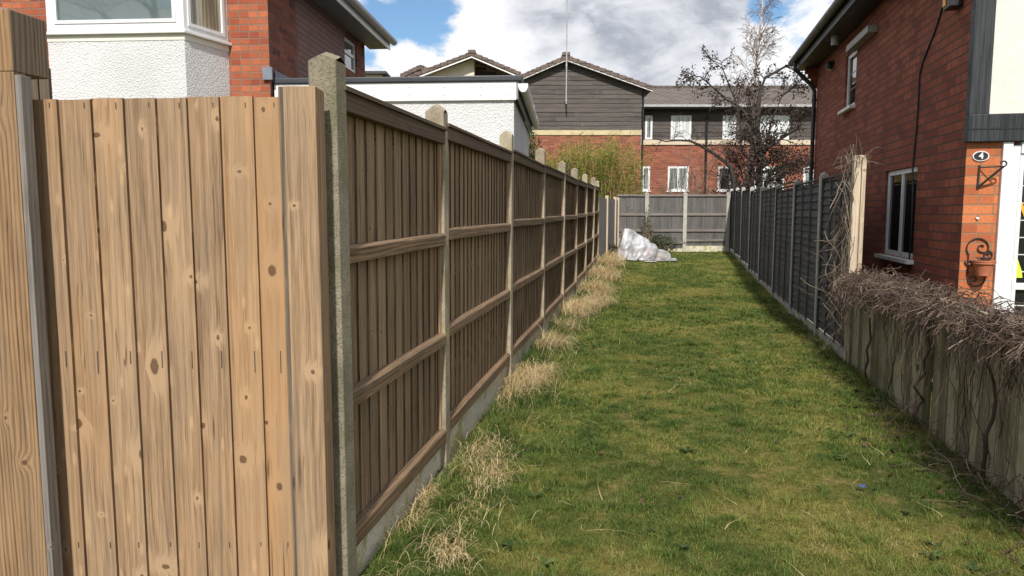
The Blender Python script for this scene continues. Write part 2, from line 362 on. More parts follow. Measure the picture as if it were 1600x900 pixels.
# ------------------------------------------------------------------ mesh builder
class MB:
    def __init__(s): s.v = []; s.f = []; s.uv = []; s.r = []
    def face(s, pts, uvs=None, r=0.5):
        i = len(s.v); s.v.extend([tuple(p) for p in pts]); s.f.append(tuple(range(i, i + len(pts))))
        s.uv.append(uvs or [(p[0] + p[1], p[2]) for p in pts]); s.r.append(r)
    def quad(s, a, b, c, d, uvs=None, r=0.5): s.face((a, b, c, d), uvs, r)
    def box(s, x0, x1, y0, y1, z0, z1, along=2, r=None, skip=()):
        """axis-aligned box; texture V runs along the given axis"""
        r = random.random() if r is None else r
        P = lambda x, y, z: (x, y, z)
        fs = {'-x': [(x0, y1, z0), (x0, y0, z0), (x0, y0, z1), (x0, y1, z1)], '+x': [(x1, y0, z0), (x1, y1, z0), (x1, y1, z1), (x1, y0, z1)],
              '-y': [(x0, y0, z0), (x1, y0, z0), (x1, y0, z1), (x0, y0, z1)], '+y': [(x1, y1, z0), (x0, y1, z0), (x0, y1, z1), (x1, y1, z1)],
              '-z': [(x0, y1, z0), (x1, y1, z0), (x1, y0, z0), (x0, y0, z0)], '+z': [(x0, y0, z1), (x1, y0, z1), (x1, y1, z1), (x0, y1, z1)]}
        for k, pts in fs.items():
            if k in skip: continue
            ax = 'xyz'.index(k[1]); oth = [i for i in range(3) if i != ax]
            if along in oth: va = along; ua = [i for i in oth if i != along][0]
            else: ua, va = oth
            s.face(pts, [(p[ua], p[va]) for p in pts], r)
    def prism(s, poly, z0, ztop, r=None, uoff=0.0):
        """poly: plan outline (counter-clockwise), extruded from z0 up to ztop (number or function of x, y)"""
        r = random.random() if r is None else r
        zt = ztop if callable(ztop) else (lambda x, y: ztop)
        n = len(poly); acc = 0.0
        for i in range(n):
            a, b = poly[i], poly[(i + 1) % n]; L = math.hypot(b[0] - a[0], b[1] - a[1])
            s.face([(*a, z0), (*b, z0), (*b, zt(*b)), (*a, zt(*a))], [(acc, z0), (acc + L, z0), (acc + L, zt(*b)), (acc, zt(*a))], r); acc += L
        s.face([(x, y, zt(x, y)) for x, y in poly], [(x, y) for x, y in poly], r)
        s.face([(x, y, z0) for x, y in reversed(poly)], [(x, y) for x, y in reversed(poly)], r)
    def profile(s, pts, x0, x1, axis='x', r=0.5):
        """closed outline in the (y, z) plane run along x (or outline in (x, z) run along y)"""
        n = len(pts); M = (lambda t, p: (t, p[0], p[1])) if axis == 'x' else (lambda t, p: (p[0], t, p[1]))
        acc = 0
        for i in range(n):
            a, b = pts[i], pts[(i + 1) % n]; L = math.hypot(b[0] - a[0], b[1] - a[1])
            s.face([M(x0, a), M(x1, a), M(x1, b), M(x0, b)], [(acc, x0), (acc, x1), (acc + L, x1), (acc + L, x0)], r); acc += L
        s.face([M(x0, p) for p in reversed(pts)], [p for p in reversed(pts)], r); s.face([M(x1, p) for p in pts], list(pts), r)
    def tube(s, pts, rad, n=6, r=None, cap=True):
        r = random.random() if r is None else r
        pts = [Vector(p) for p in pts]; m = len(pts)
        rads = rad if isinstance(rad, (list, tuple)) else [rad] * m
        base = len(s.v); ref = Vector((0.31, 0.17, 0.93))
        acc = 0.0; accs = []
        for i, p in enumerate(pts):
            if i: acc += (p - pts[i - 1]).length
            accs.append(acc)
            d = (pts[min(i + 1, m - 1)] - pts[max(i - 1, 0)])
            if d.length < 1e-9: d = Vector((0, 0, 1))
            d.normalize(); a = d.cross(ref)
            if a.length < 0.05: a = d.cross(Vector((1, 0, 0)))
            a.normalize(); b = d.cross(a)
            for k in range(n):
                t = 2 * math.pi * k / n
                s.v.append(tuple(p + (a * math.cos(t) + b * math.sin(t)) * rads[i]))
        for i in range(m - 1):
            for k in range(n):
                k2 = (k + 1) % n
                s.f.append((base + i * n + k, base + i * n + k2, base + (i + 1) * n + k2, base + (i + 1) * n + k))
                s.uv.append([(k * .05, accs[i]), (k * .05 + .05, accs[i]), (k * .05 + .05, accs[i + 1]), (k * .05, accs[i + 1])]); s.r.append(r)
        if cap and n > 2:
            s.f.append(tuple(base + k for k in reversed(range(n)))); s.uv.append([(0, 0)] * n); s.r.append(r)
            s.f.append(tuple(base + (m - 1) * n + k for k in range(n))); s.uv.append([(0, 0)] * n); s.r.append(r)
    def lathe(s, prof, c=(0, 0, 0), n=20, r=0.5, a0=0.0, a1=2 * math.pi):
        full = abs(a1 - a0 - 2 * math.pi) < 1e-6
        for i in range(len(prof) - 1):
            for k in range(n):
                t0 = a0 + (a1 - a0) * k / n; t1 = a0 + (a1 - a0) * (k + 1) / n
                (r0, z0), (r1, z1) = prof[i], prof[i + 1]
                P = lambda rr, t, z: (c[0] + rr * math.cos(t), c[1] + rr * math.sin(t), c[2] + z)
                s.face([P(r0, t0, z0), P(r0, t1, z0), P(r1, t1, z1), P(r1, t0, z1)], None, r)
    def build(s, name, m, parent=None, smooth=False, bevel=0.0, merge=False):
        me = bpy.data.meshes.new(name); me.from_pydata(s.v, [], s.f)
        uvl = me.uv_layers.new(name='UVMap')
        flat = [c for f in s.uv for p in f for c in p]
        uvl.data.foreach_set('uv', flat)
        at_ = me.attributes.new('rnd', 'FLOAT', 'FACE'); at_.data.foreach_set('value', s.r)
        if merge or bevel or smooth:
            bm = bmesh.new(); bm.from_mesh(me); bmesh.ops.remove_doubles(bm, verts=bm.verts, dist=1e-5)
            bm.to_mesh(me); bm.free()
        if smooth: me.polygons.foreach_set('use_smooth', [True] * len(me.polygons))
        me.update()
        me.materials.append(m)
        o = bpy.data.objects.new(name, me); COL.objects.link(o)
        if parent: o.parent = parent
        if bevel:
            md = o.modifiers.new('bevel', 'BEVEL'); md.width = bevel; md.segments = 2; md.limit_method = 'ANGLE'; md.angle_limit = R(40)
        return o


def tag(o, label, cat, group=None):
    o['label'] = label; o['category'] = cat
    if group: o['group'] = group
    return o
def thing(name, label, cat, loc=(0, 0, 0), rz=0.0, group=None):
    o = bpy.data.objects.new(name, None); COL.objects.link(o); o.location = loc; o.rotation_euler = (0, 0, rz); o.empty_display_size = 0.2
    return tag(o, label, cat, group)
def struct(o, kind='structure'): o['kind'] = kind; return o
def dup(o, parent=None, loc=None):
    c = o.copy(); COL.objects.link(c)
    if parent: c.parent = parent
    if loc is not None: c.location = loc
    for ch in list(o.children): dup(ch, c)
    return c
def raw_mesh(name, V, quads, tris, m, col=None, rnd=None):
    """big numpy mesh: V (n,3); quads (q,4); tris (t,3)"""
    me = bpy.data.meshes.new(name); nq, nt = len(quads), len(tris)
    me.vertices.add(len(V)); me.vertices.foreach_set('co', np.ascontiguousarray(V, dtype=np.float32).ravel())
    me.loops.add(nq * 4 + nt * 3)
    li = np.concatenate([np.asarray(quads).ravel(), np.asarray(tris).ravel()]).astype(np.int32)
    me.loops.foreach_set('vertex_index', li)
    me.polygons.add(nq + nt)
    ls = np.concatenate([np.arange(nq) * 4, nq * 4 + np.arange(nt) * 3]).astype(np.int32)
    me.polygons.foreach_set('loop_start', ls)
    if rnd is not None:
        a = me.attributes.new('rnd', 'FLOAT', 'POINT'); a.data.foreach_set('value', np.asarray(rnd, dtype=np.float32))
    me.update(calc_edges=True); me.validate()
    me.materials.append(m)
    o = bpy.data.objects.new(name, me); COL.objects.link(o)
    return o


# ------------------------------------------------------------------ materials
M = {}
M['gate_wood'] = wood('pale_gate_wood', (0.076, 0.040, 0.020), (0.385, 0.255, 0.148), knot=0.66, grey=0.42, greycol=(0.30, 0.228, 0.158), ring=0.22, halo_amt=0.95, streak=0.58, warm=0.6, ring_f=34, stain=0.35)
M['post_wood'] = wood('golden_post_wood', (0.070, 0.036, 0.016), (0.32, 0.20, 0.105), knot=0.8, ring=0.5, halo_amt=0.2, streak=0.6, warm=0.3, grey=0.3, greycol=(0.22,0.17,0.12), ring_f=62, stain=.4)
M['post_grey'] = wood('weathered_post_face', (0.07, 0.048, 0.030), (0.22, 0.165, 0.11), knot=0.5, ring=0.7, grey=0.4, greycol=(0.2, 0.17, 0.14), streak=0.6, ring_f=50, stain=.4)
M['grey_wood'] = wood('weathered_grey_wood', (0.08, 0.07, 0.062), (0.225, 0.20, 0.178), knot=0.25, grey=0.6, ring=0.4, ring_f=50)
M['fence_wood'] = wood('brown_fence_wood', (0.055, 0.036, 0.021), (0.375, 0.262, 0.158), bvar=0.5, knot=0.65, grey=0.4, greycol=(0.22, 0.165, 0.115), ring=0.32, halo_amt=0.2, streak=0.85, ring_f=40, stain=0.8)
M['rail_wood'] = wood('brown_rail_wood', (0.042, 0.027, 0.015), (0.245, 0.160, 0.092), knot=0.5, grey=0.4, greycol=(0.22, 0.17, 0.12), ring=0.4, streak=0.9, ring_f=45, stain=0.8)
M['cap_wood'] = wood('dark_cap_wood', (0.05, 0.034, 0.022), (0.15, 0.10, 0.065), knot=0.3, grey=0.4, greycol=(0.16, 0.14, 0.11), ring=0.3, stain=0.5)
M['batten_wood'] = wood('orange_batten_wood', (0.16, 0.095, 0.05), (0.42, 0.28, 0.17), knot=0.3, ring=0.35, warm=0.2)
M['grey_fence_wood'] = wood('grey_fence_wood', (0.035, 0.032, 0.030), (0.16, 0.15, 0.14), knot=0.3, grey=0.5, greycol=(0.15, 0.147, 0.14), ring=0.3, streak=0.9, stain=0.6)
M['black_fence_wood'] = wood('black_stained_wood', (0.015, 0.0145, 0.015), (0.095, 0.092, 0.094), knot=0.2, grey=0.3, greycol=(0.10, 0.10, 0.10), ring=0.3, streak=0.6, ring_f=30)
M['pale_timber'] = wood('pale_timber', (0.30, 0.22, 0.14), (0.60, 0.50, 0.37), knot=0.2, ring=0.35, grey=0.2, greycol=(0.5, 0.46, 0.4))
M['paling_wood'] = wood('mossy_paling_wood', (0.07, 0.06, 0.036), (0.43, 0.38, 0.26), bvar=1.1, knot=0.25, grey=0.2, greycol=(0.34, 0.30, 0.22), ring=0.25, streak=0.8, moss=0.6, stain=0.7, ring_f=30)
M['clad_wood'] = wood('dark_cladding', (0.020, 0.017, 0.015), (0.115, 0.098, 0.088), knot=0.2, grey=0.25, greycol=(0.12, 0.11, 0.10), ring=0.25, streak=1.0)
M['concrete'] = concrete('post_concrete', (0.225, 0.19, 0.135), (0.43, 0.38, 0.29), lichen=0.35, agg=0.6, dirt=0.55)
M['old_concrete'] = concrete('dark_post_concrete', (0.17, 0.15, 0.105), (0.30, 0.27, 0.20), lichen=0.55, lich=(0.14, 0.14, 0.075), agg=0.9, dirt=0.7)
M['gravel'] = concrete('gravel_board_concrete', (0.50, 0.46, 0.36), (0.66, 0.62, 0.51), lichen=0.85, lich=(0.34, 0.31, 0.10), agg=0.4, dirt=0.6)
M['grey_concrete'] = concrete('grey_concrete', (0.34, 0.325, 0.29), (0.48, 0.46, 0.42), lichen=0.3, lich=(0.2, 0.2, 0.13), agg=0.4)
M['brick_r'] = brick('red_brick_shaded', (0.215, 0.061, 0.036), (0.26, 0.078, 0.045), (0.165, 0.048, 0.032), (0.10, 0.066, 0.055), bh=0.081, bw=0.235, ms=0.007)  # right house brick with the side wall's shade put into the colour
M['brick_f'] = brick('red_brick_sunlit', (0.43, 0.13, 0.052), (0.50, 0.165, 0.068), (0.36, 0.105, 0.045), (0.30, 0.21, 0.13), bh=0.081, bw=0.235, ms=0.006, dirt=0.12)  # same house brick, sunlight on the front put into the colour
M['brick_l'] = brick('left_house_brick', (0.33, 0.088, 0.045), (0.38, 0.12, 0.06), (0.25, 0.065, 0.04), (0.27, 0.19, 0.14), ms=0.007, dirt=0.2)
M['brick_ls'] = brick('left_brick_shaded', (0.20, 0.062, 0.040), (0.27, 0.085, 0.052), (0.12, 0.042, 0.036), (0.17, 0.13, 0.115), ms=0.008,  # left house brick again, darkened in colour for the shaded side
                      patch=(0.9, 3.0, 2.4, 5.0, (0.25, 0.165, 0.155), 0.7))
M['brick_b'] = brick('far_brick', (0.27, 0.078, 0.045), (0.33, 0.105, 0.06), (0.19, 0.055, 0.038), (0.28, 0.20, 0.15), ms=0.008, dirt=0.1)
M['render'] = render_mat('white_roughcast', (0.66, 0.665, 0.67), 55, 0.9)
M['render_s'] = render_mat('cream_render', (0.68, 0.66, 0.60), 14, 0.35)
M['cream'] = plain('cream_band', (0.50, 0.42, 0.25), 0.8, 0.12, 3)
M['cream_w'] = plain('wing_band', (0.55, 0.46, 0.35), 0.8, 0.12, 3)
M['cream2'] = plain('pale_cream_wall', (0.62, 0.57, 0.45), 0.85, 0.1, 2)
M['upvc'] = plain('white_upvc', (0.70, 0.71, 0.72), 0.3, 0.03, 4)
M['fascia'] = plain('white_fascia', (0.72, 0.72, 0.72), 0.35, 0.04, 2)
M['gutter_grey'] = plain('grey_gutter', (0.35, 0.35, 0.36), 0.4, 0.15, 5)
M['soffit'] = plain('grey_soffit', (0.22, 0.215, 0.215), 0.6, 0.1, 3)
M['black'] = plain('black_plastic', (0.010, 0.011, 0.013), 0.45, 0.3, 5)
M['black_timber'] = wood('black_painted_timber', (0.006, 0.007, 0.008), (0.040, 0.044, 0.050), knot=0.1, ring=0.2, streak=1.2, rough=0.55, bumps=0.6)
M['roofedge'] = plain('black_roof_edge', (0.022, 0.026, 0.034), 0.5, 0.25, 4)
M['felt'] = plain('roof_felt', (0.06, 0.06, 0.065), 0.9, 0.2, 4, 0.3)
M['lead'] = plain('lead_flashing', (0.14, 0.16, 0.20), 0.5, 0.2, 5)
M['iron'] = plain('rusty_black_iron', (0.03, 0.022, 0.018), 0.6, 0.4, 30, 0.3)
M['terracotta'] = plain('terracotta', (0.42, 0.14, 0.07), 0.8, 0.15, 12, 0.2)
M['tile_b'] = tiles('brown_roof_tile', (0.13, 0.095, 0.08), (0.19, 0.14, 0.12))
M['tile_g'] = tiles('grey_brown_roof_tile', (0.10, 0.082, 0.07), (0.15, 0.125, 0.105))
M['glass_bay'] = glass('bay_glass', (0.10, 0.13, 0.13), 2.1)
M['glass_dark'] = glass('dark_glass', (0.012, 0.014, 0.015), 1.5)
M['glass_far'] = glass('far_glass', (0.03, 0.035, 0.037), 1.7, curtain=(0.34, 0.37, 0.36))
M['glass_white'] = glass('curtained_glass', (0.42, 0.46, 0.47), 1.7, curtain=(0.70, 0.74, 0.74))
M['glass_curt'] = glass('curtain_side_glass', (0.16, 0.15, 0.11), 1.6, curtain=(0.42, 0.38, 0.27))
M['white_metal'] = plain('pale_metal', (0.62, 0.62, 0.60), 0.4, 0.1, 8)
M['grey_metal'] = plain('grey_metal', (0.26, 0.25, 0.235), 0.5, 0.15, 8)
M['blue'] = plain('blue_plastic', (0.03, 0.045, 0.11), 0.4, 0.2, 5)
M['yellow'] = plain('yellow_plastic_and_reflection', (0.75, 0.36, 0.02), 0.5)  # alarm cover, also the painted yellow reflection in the door glass
M['hivis'] = plain('hi_vis_yellow', (0.55, 0.75, 0.05), 0.6)  # colour of a painted reflection in the door glass
M['plate_black'] = plain('plate_black', (0.02, 0.02, 0.025), 0.35)
M['plate_white'] = plain('plate_white', (0.72, 0.72, 0.70), 0.4)
M['bark_dark'] = plain('dark_bark', (0.035, 0.028, 0.024), 0.9, 0.4, 25, 0.5)
M['bark_birch'] = plain('birch_bark', (0.42, 0.37, 0.33), 0.8, 0.45, 14, 0.3)
M['twig_birch'] = plain('birch_twig', (0.20, 0.15, 0.13), 0.85, 0.3, 20)
M['twig_grey'] = plain('grey_twig', (0.16, 0.12, 0.09), 0.85, 0.35, 20)
M['vine'] = leafmat('dry_vine', (0.034, 0.023, 0.018), (0.098, 0.066, 0.050), (0.20, 0.145, 0.108), 0.0, 6)
M['vine_pale'] = leafmat('pale_vine', (0.09, 0.066, 0.05), (0.20, 0.155, 0.115), (0.33, 0.27, 0.21), 0.0, 6)
M['deadleaf'] = leafmat('dead_leaf', (0.020, 0.014, 0.012), (0.05, 0.033, 0.026), (0.09, 0.055, 0.04), 0.15, 3)
M['brownleaf'] = leafmat('brown_fallen_leaf', (0.04, 0.022, 0.014), (0.085, 0.048, 0.028), (0.13, 0.08, 0.05), 0.1, 3)
M['bamboo'] = leafmat('bamboo_leaf', (0.075, 0.13, 0.014), (0.19, 0.25, 0.036), (0.38, 0.37, 0.085), 0.4, 1.2)
M['bamboo_cane'] = plain('bamboo_cane', (0.28, 0.26, 0.08), 0.6, 0.25, 10)
M['evergreen'] = leafmat('evergreen_leaf', (0.022, 0.038, 0.014), (0.05, 0.085, 0.025), (0.10, 0.14, 0.045), 0.25, 3)
M['ivy'] = leafmat('bramble_leaf', (0.018, 0.03, 0.012), (0.045, 0.065, 0.022), (0.08, 0.10, 0.04), 0.25, 3)


def grassmat():
    m, t, b = mat('lawn_blades')
    p = t.pos(); rnd = t.attr('rnd')
    big = t.noise(p, 0.9, 4, 0.6, 0.4); med = t.noise(p, 5.0, 5, 0.65)
    f = t.m('ADD', t.m('MULTIPLY', rnd, 0.55), t.m('ADD', t.m('MULTIPLY', t.ss(big, 0.40, 0.68), 0.36), t.m('MULTIPLY', t.ss(med, 0.38, 0.70), 0.28)), clamp=True)
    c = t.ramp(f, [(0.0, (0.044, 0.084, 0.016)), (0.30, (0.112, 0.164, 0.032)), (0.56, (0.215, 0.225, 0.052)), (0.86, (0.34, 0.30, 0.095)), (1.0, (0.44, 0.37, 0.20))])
    t.put(b.inputs['Base Color'], c); b.inputs['Roughness'].default_value = 0.6; b.inputs['Specular IOR Level'].default_value = 0.25
    tr = t.node('ShaderNodeBsdfTranslucent'); t.put(tr.inputs[0], c)
    ms = t.node('ShaderNodeMixShader'); ms.inputs[0].default_value = 0.3
    t.l.new(b.outputs[0], ms.inputs[1]); t.l.new(tr.outputs[0], ms.inputs[2])
    t.l.new(ms.outputs[0], t.n['Material Output'].inputs['Surface'])
    return m
M['grass'] = grassmat()
M['tallgrass'] = leafmat('tall_grass', (0.028, 0.060, 0.010), (0.075, 0.135, 0.022), (0.20, 0.20, 0.06), 0.35, 5)
M['straw'] = leafmat('dry_straw', (0.36, 0.25, 0.11), (0.66, 0.51, 0.28), (0.80, 0.68, 0.44), 0.25, 8)


def soil():
    m, t, b = mat('mossy_soil')
    p = t.pos(); n = t.noise(p, 0.9, 4, 0.6, 0.4); n2 = t.noise(p, 26, 6, 0.75); n3 = t.noise(p, 5.0, 5, 0.65); n4 = t.noise(p, 90, 4, 0.7)
    c = t.mix(t.ss(n, 0.38, 0.66), (0.070, 0.090, 0.020), (0.20, 0.175, 0.045))
    c = t.mix(t.ss(n3, 0.5, 0.68), c, (0.24, 0.185, 0.070))
    c = t.mix(t.m('MULTIPLY', t.ss(n2, 0.48, 0.66), 0.75), c, (0.042, 0.032, 0.017))
    c = t.mix(t.m('MULTIPLY', t.ss(n4, 0.52, 0.72), 0.5), c, (0.12, 0.15, 0.03))
    t.put(b.inputs['Base Color'], c); b.inputs['Roughness'].default_value = 0.95; b.inputs['Specular IOR Level'].default_value = 0.1
    t.put(b.inputs['Normal'], t.bump(t.m('ADD', n2, t.m('MULTIPLY', n4, 0.4)), 1.0, 0.03))
    return m
M['soil'] = soil()


def bagmat():
    m, t, b = mat('crumpled_plastic')
    p = t.objc(); n2 = t.noise(p, 9, 5)
    t.put(b.inputs['Base Color'], t.mix(t.ss(n2, 0.35, 0.7), (0.56, 0.58, 0.62), (0.74, 0.76, 0.80)))
    b.inputs['Roughness'].default_value = 0.22; b.inputs['Specular IOR Level'].default_value = 0.8
    t.put(b.inputs['Normal'], t.bump(t.noise(p, 20, 5, 0.6, 1.5), 0.5, 0.02))
    tl = t.node('ShaderNodeBsdfTranslucent'); tl.inputs[0].default_value = (0.75, 0.76, 0.78, 1)
    tr = t.node('ShaderNodeBsdfTransparent')
    m1 = t.node('ShaderNodeMixShader'); m1.inputs[0].default_value = 0.3
    t.l.new(b.outputs[0], m1.inputs[1]); t.l.new(tl.outputs[0], m1.inputs[2])
    m2 = t.node('ShaderNodeMixShader'); t.put(m2.inputs[0], t.ss(t.noise(p, 2.4, 3), 0.38, 0.62, 0.10, 0.62))
    t.l.new(m1.outputs[0], m2.inputs[1]); t.l.new(tr.outputs[0], m2.inputs[2])
    t.l.new(m2.outputs[0], t.n['Material Output'].inputs['Surface'])
    return m
M['contents'] = plain('bagged_contents', (0.24, 0.18, 0.15), 0.8, 0.35, 4)
M['bag'] = bagmat()

# ------------------------------------------------------------------ lines of the lane
LT, LX = 0.1773, -1.158                      # left fence, lane face: X = LX + LT*Y
RT, RX = 0.22, 3.88 - 0.22 * 9.2             # right fence
def xl(y): return LX + LT * y if y < 19.6 else LX + LT * 19.6 + 0.26 * (y - 19.6)
def xr(y): return RX + RT * y

# ------------------------------------------------------------------ ground
def make_ground():
    xs = np.concatenate([[-400, -150, -60, -30], np.arange(-16, 24.1, 0.8), [30, 60, 150, 400]])
    ys = np.concatenate([[-200, -60, -20, -8], np.arange(-4, 44.1, 0.8), [50, 70, 120, 250, 700]])
    V = np.array([(x, y, gz(x, y) + (0.0 if not (-2 < x < 9 and 2 < y < 25) else 0.02 * (mnoise.noise((x * .6, y * .6, 0))))) for y in ys for x in xs])
    nx = len(xs)
    q = np.array([(j * nx + i, j * nx + i + 1, (j + 1) * nx + i + 1, (j + 1) * nx + i) for j in range(len(ys) - 1) for i in range(nx - 1)])
    o = raw_mesh('ground', V, q, np.zeros((0, 3), int), M['soil']); struct(o)
    o.data.polygons.foreach_set('use_smooth', [True] * len(o.data.polygons))
make_ground()


def blades(name, base, h, w, lean, az, m, rnd, curl=0.6):
    """base (n,3); a blade is a quad and a triangle, bent over towards az"""
    n = len(base); d = np.stack([np.cos(az), np.sin(az), np.zeros(n)], 1)
    side_az = az + np.pi / 2 + rng.normal(0, 0.9, n); sd = np.stack([np.cos(side_az), np.sin(side_az), np.zeros(n)], 1)
    up = np.array([0, 0, 1.0])
    mid = base + d * (lean * h * 0.35)[:, None] + up * (h * 0.55 * np.sqrt(np.clip(1 - (lean * .5) ** 2, .1, 1)))[:, None]
    tip = base + d * (lean * h)[:, None] + up * (h * np.sqrt(np.clip(1 - (lean * .95) ** 2, .03, 1)))[:, None]
    hw = (w / 2)[:, None]
    V = np.empty((n, 5, 3)); V[:, 0] = base - sd * hw; V[:, 1] = base + sd * hw; V[:, 2] = mid + sd * hw * .8; V[:, 3] = mid - sd * hw * .8; V[:, 4] = tip
    i = np.arange(n)[:, None] * 5
    return raw_mesh(name, V.reshape(-1, 3), i + np.array([[0, 1, 2, 3]]), i + np.array([[3, 2, 4]]), m, rnd=np.repeat(rnd, 5))


def vnoise(x, y, s, seed=0.0): return np.array([mnoise.noise((a * s, b * s, seed)) for a, b in zip(x, y)])
def gzv(x, y):
    s = np.clip((y - 12) / 13.0, 0, 1); return 0.28 * s * s * (3 - 2 * s)
def xlv(y): return np.where(y < 19.6, LX + LT * y, LX + LT * 19.6 + 0.26 * (y - 19.6))


def lawn():
    N = 560000
    # depth drawn with density falling with distance
    k = -0.35; a, b_ = 2.5, 25.0
    uu = rng.random(N); y = (a ** k + uu * (b_ ** k - a ** k)) ** (1 / k)
    t = rng.random(N); x = xlv(y) + 0.02 + t * (xr(y) - 0.02 - xlv(y))
    dl = x - xlv(y); dr = xr(y) - x
    pn = vnoise(x, y, 1.3, 3.0); pn2 = vnoise(x, y, 6.0, 8.0) * .6 + vnoise(x, y, 13.0, 5.0) * .55
    keep = rng.random(N) < np.clip(0.50 + 0.75 * pn + 1.1 * pn2 + 0.2, 0.08, 1) * np.clip(0.25 + dr / 0.45, 0.2, 1)
    x, y, dl, dr, pn, pn2 = (q[keep] for q in (x, y, dl, dr, pn, pn2)); n = len(x)
    scale = np.clip(y / 4.5, 0.75, 3.2)
    h = (0.011 + 0.022 * rng.random(n) + 0.018 * np.clip(pn + .1, 0, 1) + 0.07 * np.clip(pn2 - .10, 0, 1)) * np.clip(0.85 + 0.12 * scale, 0.9, 1.3)
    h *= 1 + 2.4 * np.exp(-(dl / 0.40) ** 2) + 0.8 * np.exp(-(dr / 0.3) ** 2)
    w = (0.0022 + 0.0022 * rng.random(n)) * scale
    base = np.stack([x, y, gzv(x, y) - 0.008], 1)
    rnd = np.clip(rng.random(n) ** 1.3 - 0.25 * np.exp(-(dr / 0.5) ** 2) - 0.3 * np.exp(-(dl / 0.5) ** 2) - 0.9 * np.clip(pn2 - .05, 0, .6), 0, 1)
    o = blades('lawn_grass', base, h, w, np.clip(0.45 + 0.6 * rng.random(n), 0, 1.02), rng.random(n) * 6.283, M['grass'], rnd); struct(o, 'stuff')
    o['label'] = 'patchy mown grass covering the lane between the fences'
lawn()


def lawn_tufts():
    nc = 3400
    k = -0.2; uu = rng.random(nc); cy = (2.6 ** k + uu * (23.5 ** k - 2.6 ** k)) ** (1 / k)
    t = rng.random(nc); left = rng.random(nc) < .45
    cx = xlv(cy) + np.where(left, .05 + .9 * t * t, .05 + t * (xr(cy) - xlv(cy) - .1))
    per = 26; m_ = np.repeat(np.arange(nc), per); n = len(m_)
    rad = np.repeat(rng.uniform(.015, .05, nc), per) * np.clip(cy[m_] / 6, .8, 2.5)
    x = cx[m_] + rng.normal(0, 1, n) * rad; y = cy[m_] + rng.normal(0, 1, n) * rad
    x = np.maximum(x, xlv(y) + .01)
    h = np.repeat(rng.uniform(.035, .095, nc), per) * rng.uniform(.5, 1.1, n)
    sc = np.clip(y / 4.5, .8, 3.0); w = rng.uniform(.0022, .0045, n) * sc
    az = np.arctan2(y - cy[m_], x - cx[m_]) + rng.normal(0, .5, n)
    rnd = np.clip(np.repeat(rng.uniform(-.25, .35, nc), per) + rng.normal(0, .12, n), 0, 1)
    o = blades('lawn_tufts', np.stack([x, y, gzv(x, y) - .006], 1), h, w, rng.uniform(.4, .95, n), az, M['grass'], rnd); struct(o, 'stuff')
    o['label'] = 'darker tufts of longer grass standing in the lawn'
lawn_tufts()


def long_blades(pts_fn, n, m, name, seg=5):
    """drooping long blades: pts_fn(i) -> base, length, width, azimuth, droop, rnd"""
    Vs, Q, rn = [], [], []; c = 0
    for i in range(n):
        b, L, w, az, droop, r = pts_fn(i)
        d = Vector((math.cos(az), math.sin(az), 0)); sd = Vector((-math.sin(az), math.cos(az), 0)) * (w / 2)
        p = Vector(b); ang = math.pi / 2 * random.uniform(0.6, 1.0) * (0.12 if droop > 5 else 1); st = L / seg
        bend = droop / seg
        for k in range(seg + 1):
            tw = 1 - (k / seg) ** 2 * 0.85
            Vs.append(p - sd * tw); Vs.append(p + sd * tw); rn += [r, r]
            if k < seg: Q.append((c + 2 * k, c + 2 * k + 1, c + 2 * k + 3, c + 2 * k + 2))
            p = p + (d * math.cos(ang) + Vector((0, 0, 1)) * math.sin(ang)) * st
            zf = gz(p.x, p.y) + 0.008
            if p.z < zf: p.z = zf + random.random() * 0.02; ang = max(ang, random.uniform(-.1, .15))
            elif droop > 5: ang = random.uniform(-.08, .08); d = (d + Vector((random.gauss(0, .1), random.gauss(0, .1), 0))).normalized()
            else: ang -= bend * random.uniform(0.6, 1.4)
        c += 2 * (seg + 1)
    return raw_mesh(name, np.array([tuple(v) for v in Vs]), np.array(Q), np.zeros((0, 3), int), m, rnd=rn)


def tall_grass():
    spots = []
    y = 2.9
    while y < 21:
        spots.append((y, random.uniform(0.03, 0.20))); y += random.uniform(0.05, 0.16)
    for (u, v) in ((800, 575), (830, 555), (860, 520), (780, 690), (640, 860), (700, 800), (610, 880), (905, 470), (680, 840), (1370, 570)):
        p = ground_at(u, v); spots += [(p.y + random.gauss(0, .06), p.x - xl(p.y) + random.gauss(0, .06)) for _ in range(5)]
    def fn(i):
        y, dx = spots[i % len(spots)]
        yy = y + random.gauss(0, 0.07); xx = max(xl(yy) + 0.0, xl(yy) + dx + random.gauss(0, 0.05))
        sc = random.uniform(0.10, 0.27) * min(1, max(.35, (yy - 1.2) / 5.5))
        return (xx, yy, gz(xx, yy) - .005), sc, random.uniform(.003, .006) * max(1, yy / 6), random.uniform(-2.2, 1.6), random.uniform(0.6, 2.0), random.random() * 0.75
    o = long_blades(fn, 9000, M['tallgrass'], 'tall_grass'); struct(o, 'stuff'); o['label'] = 'longer green grass along the foot of the left fence'
tall_grass()


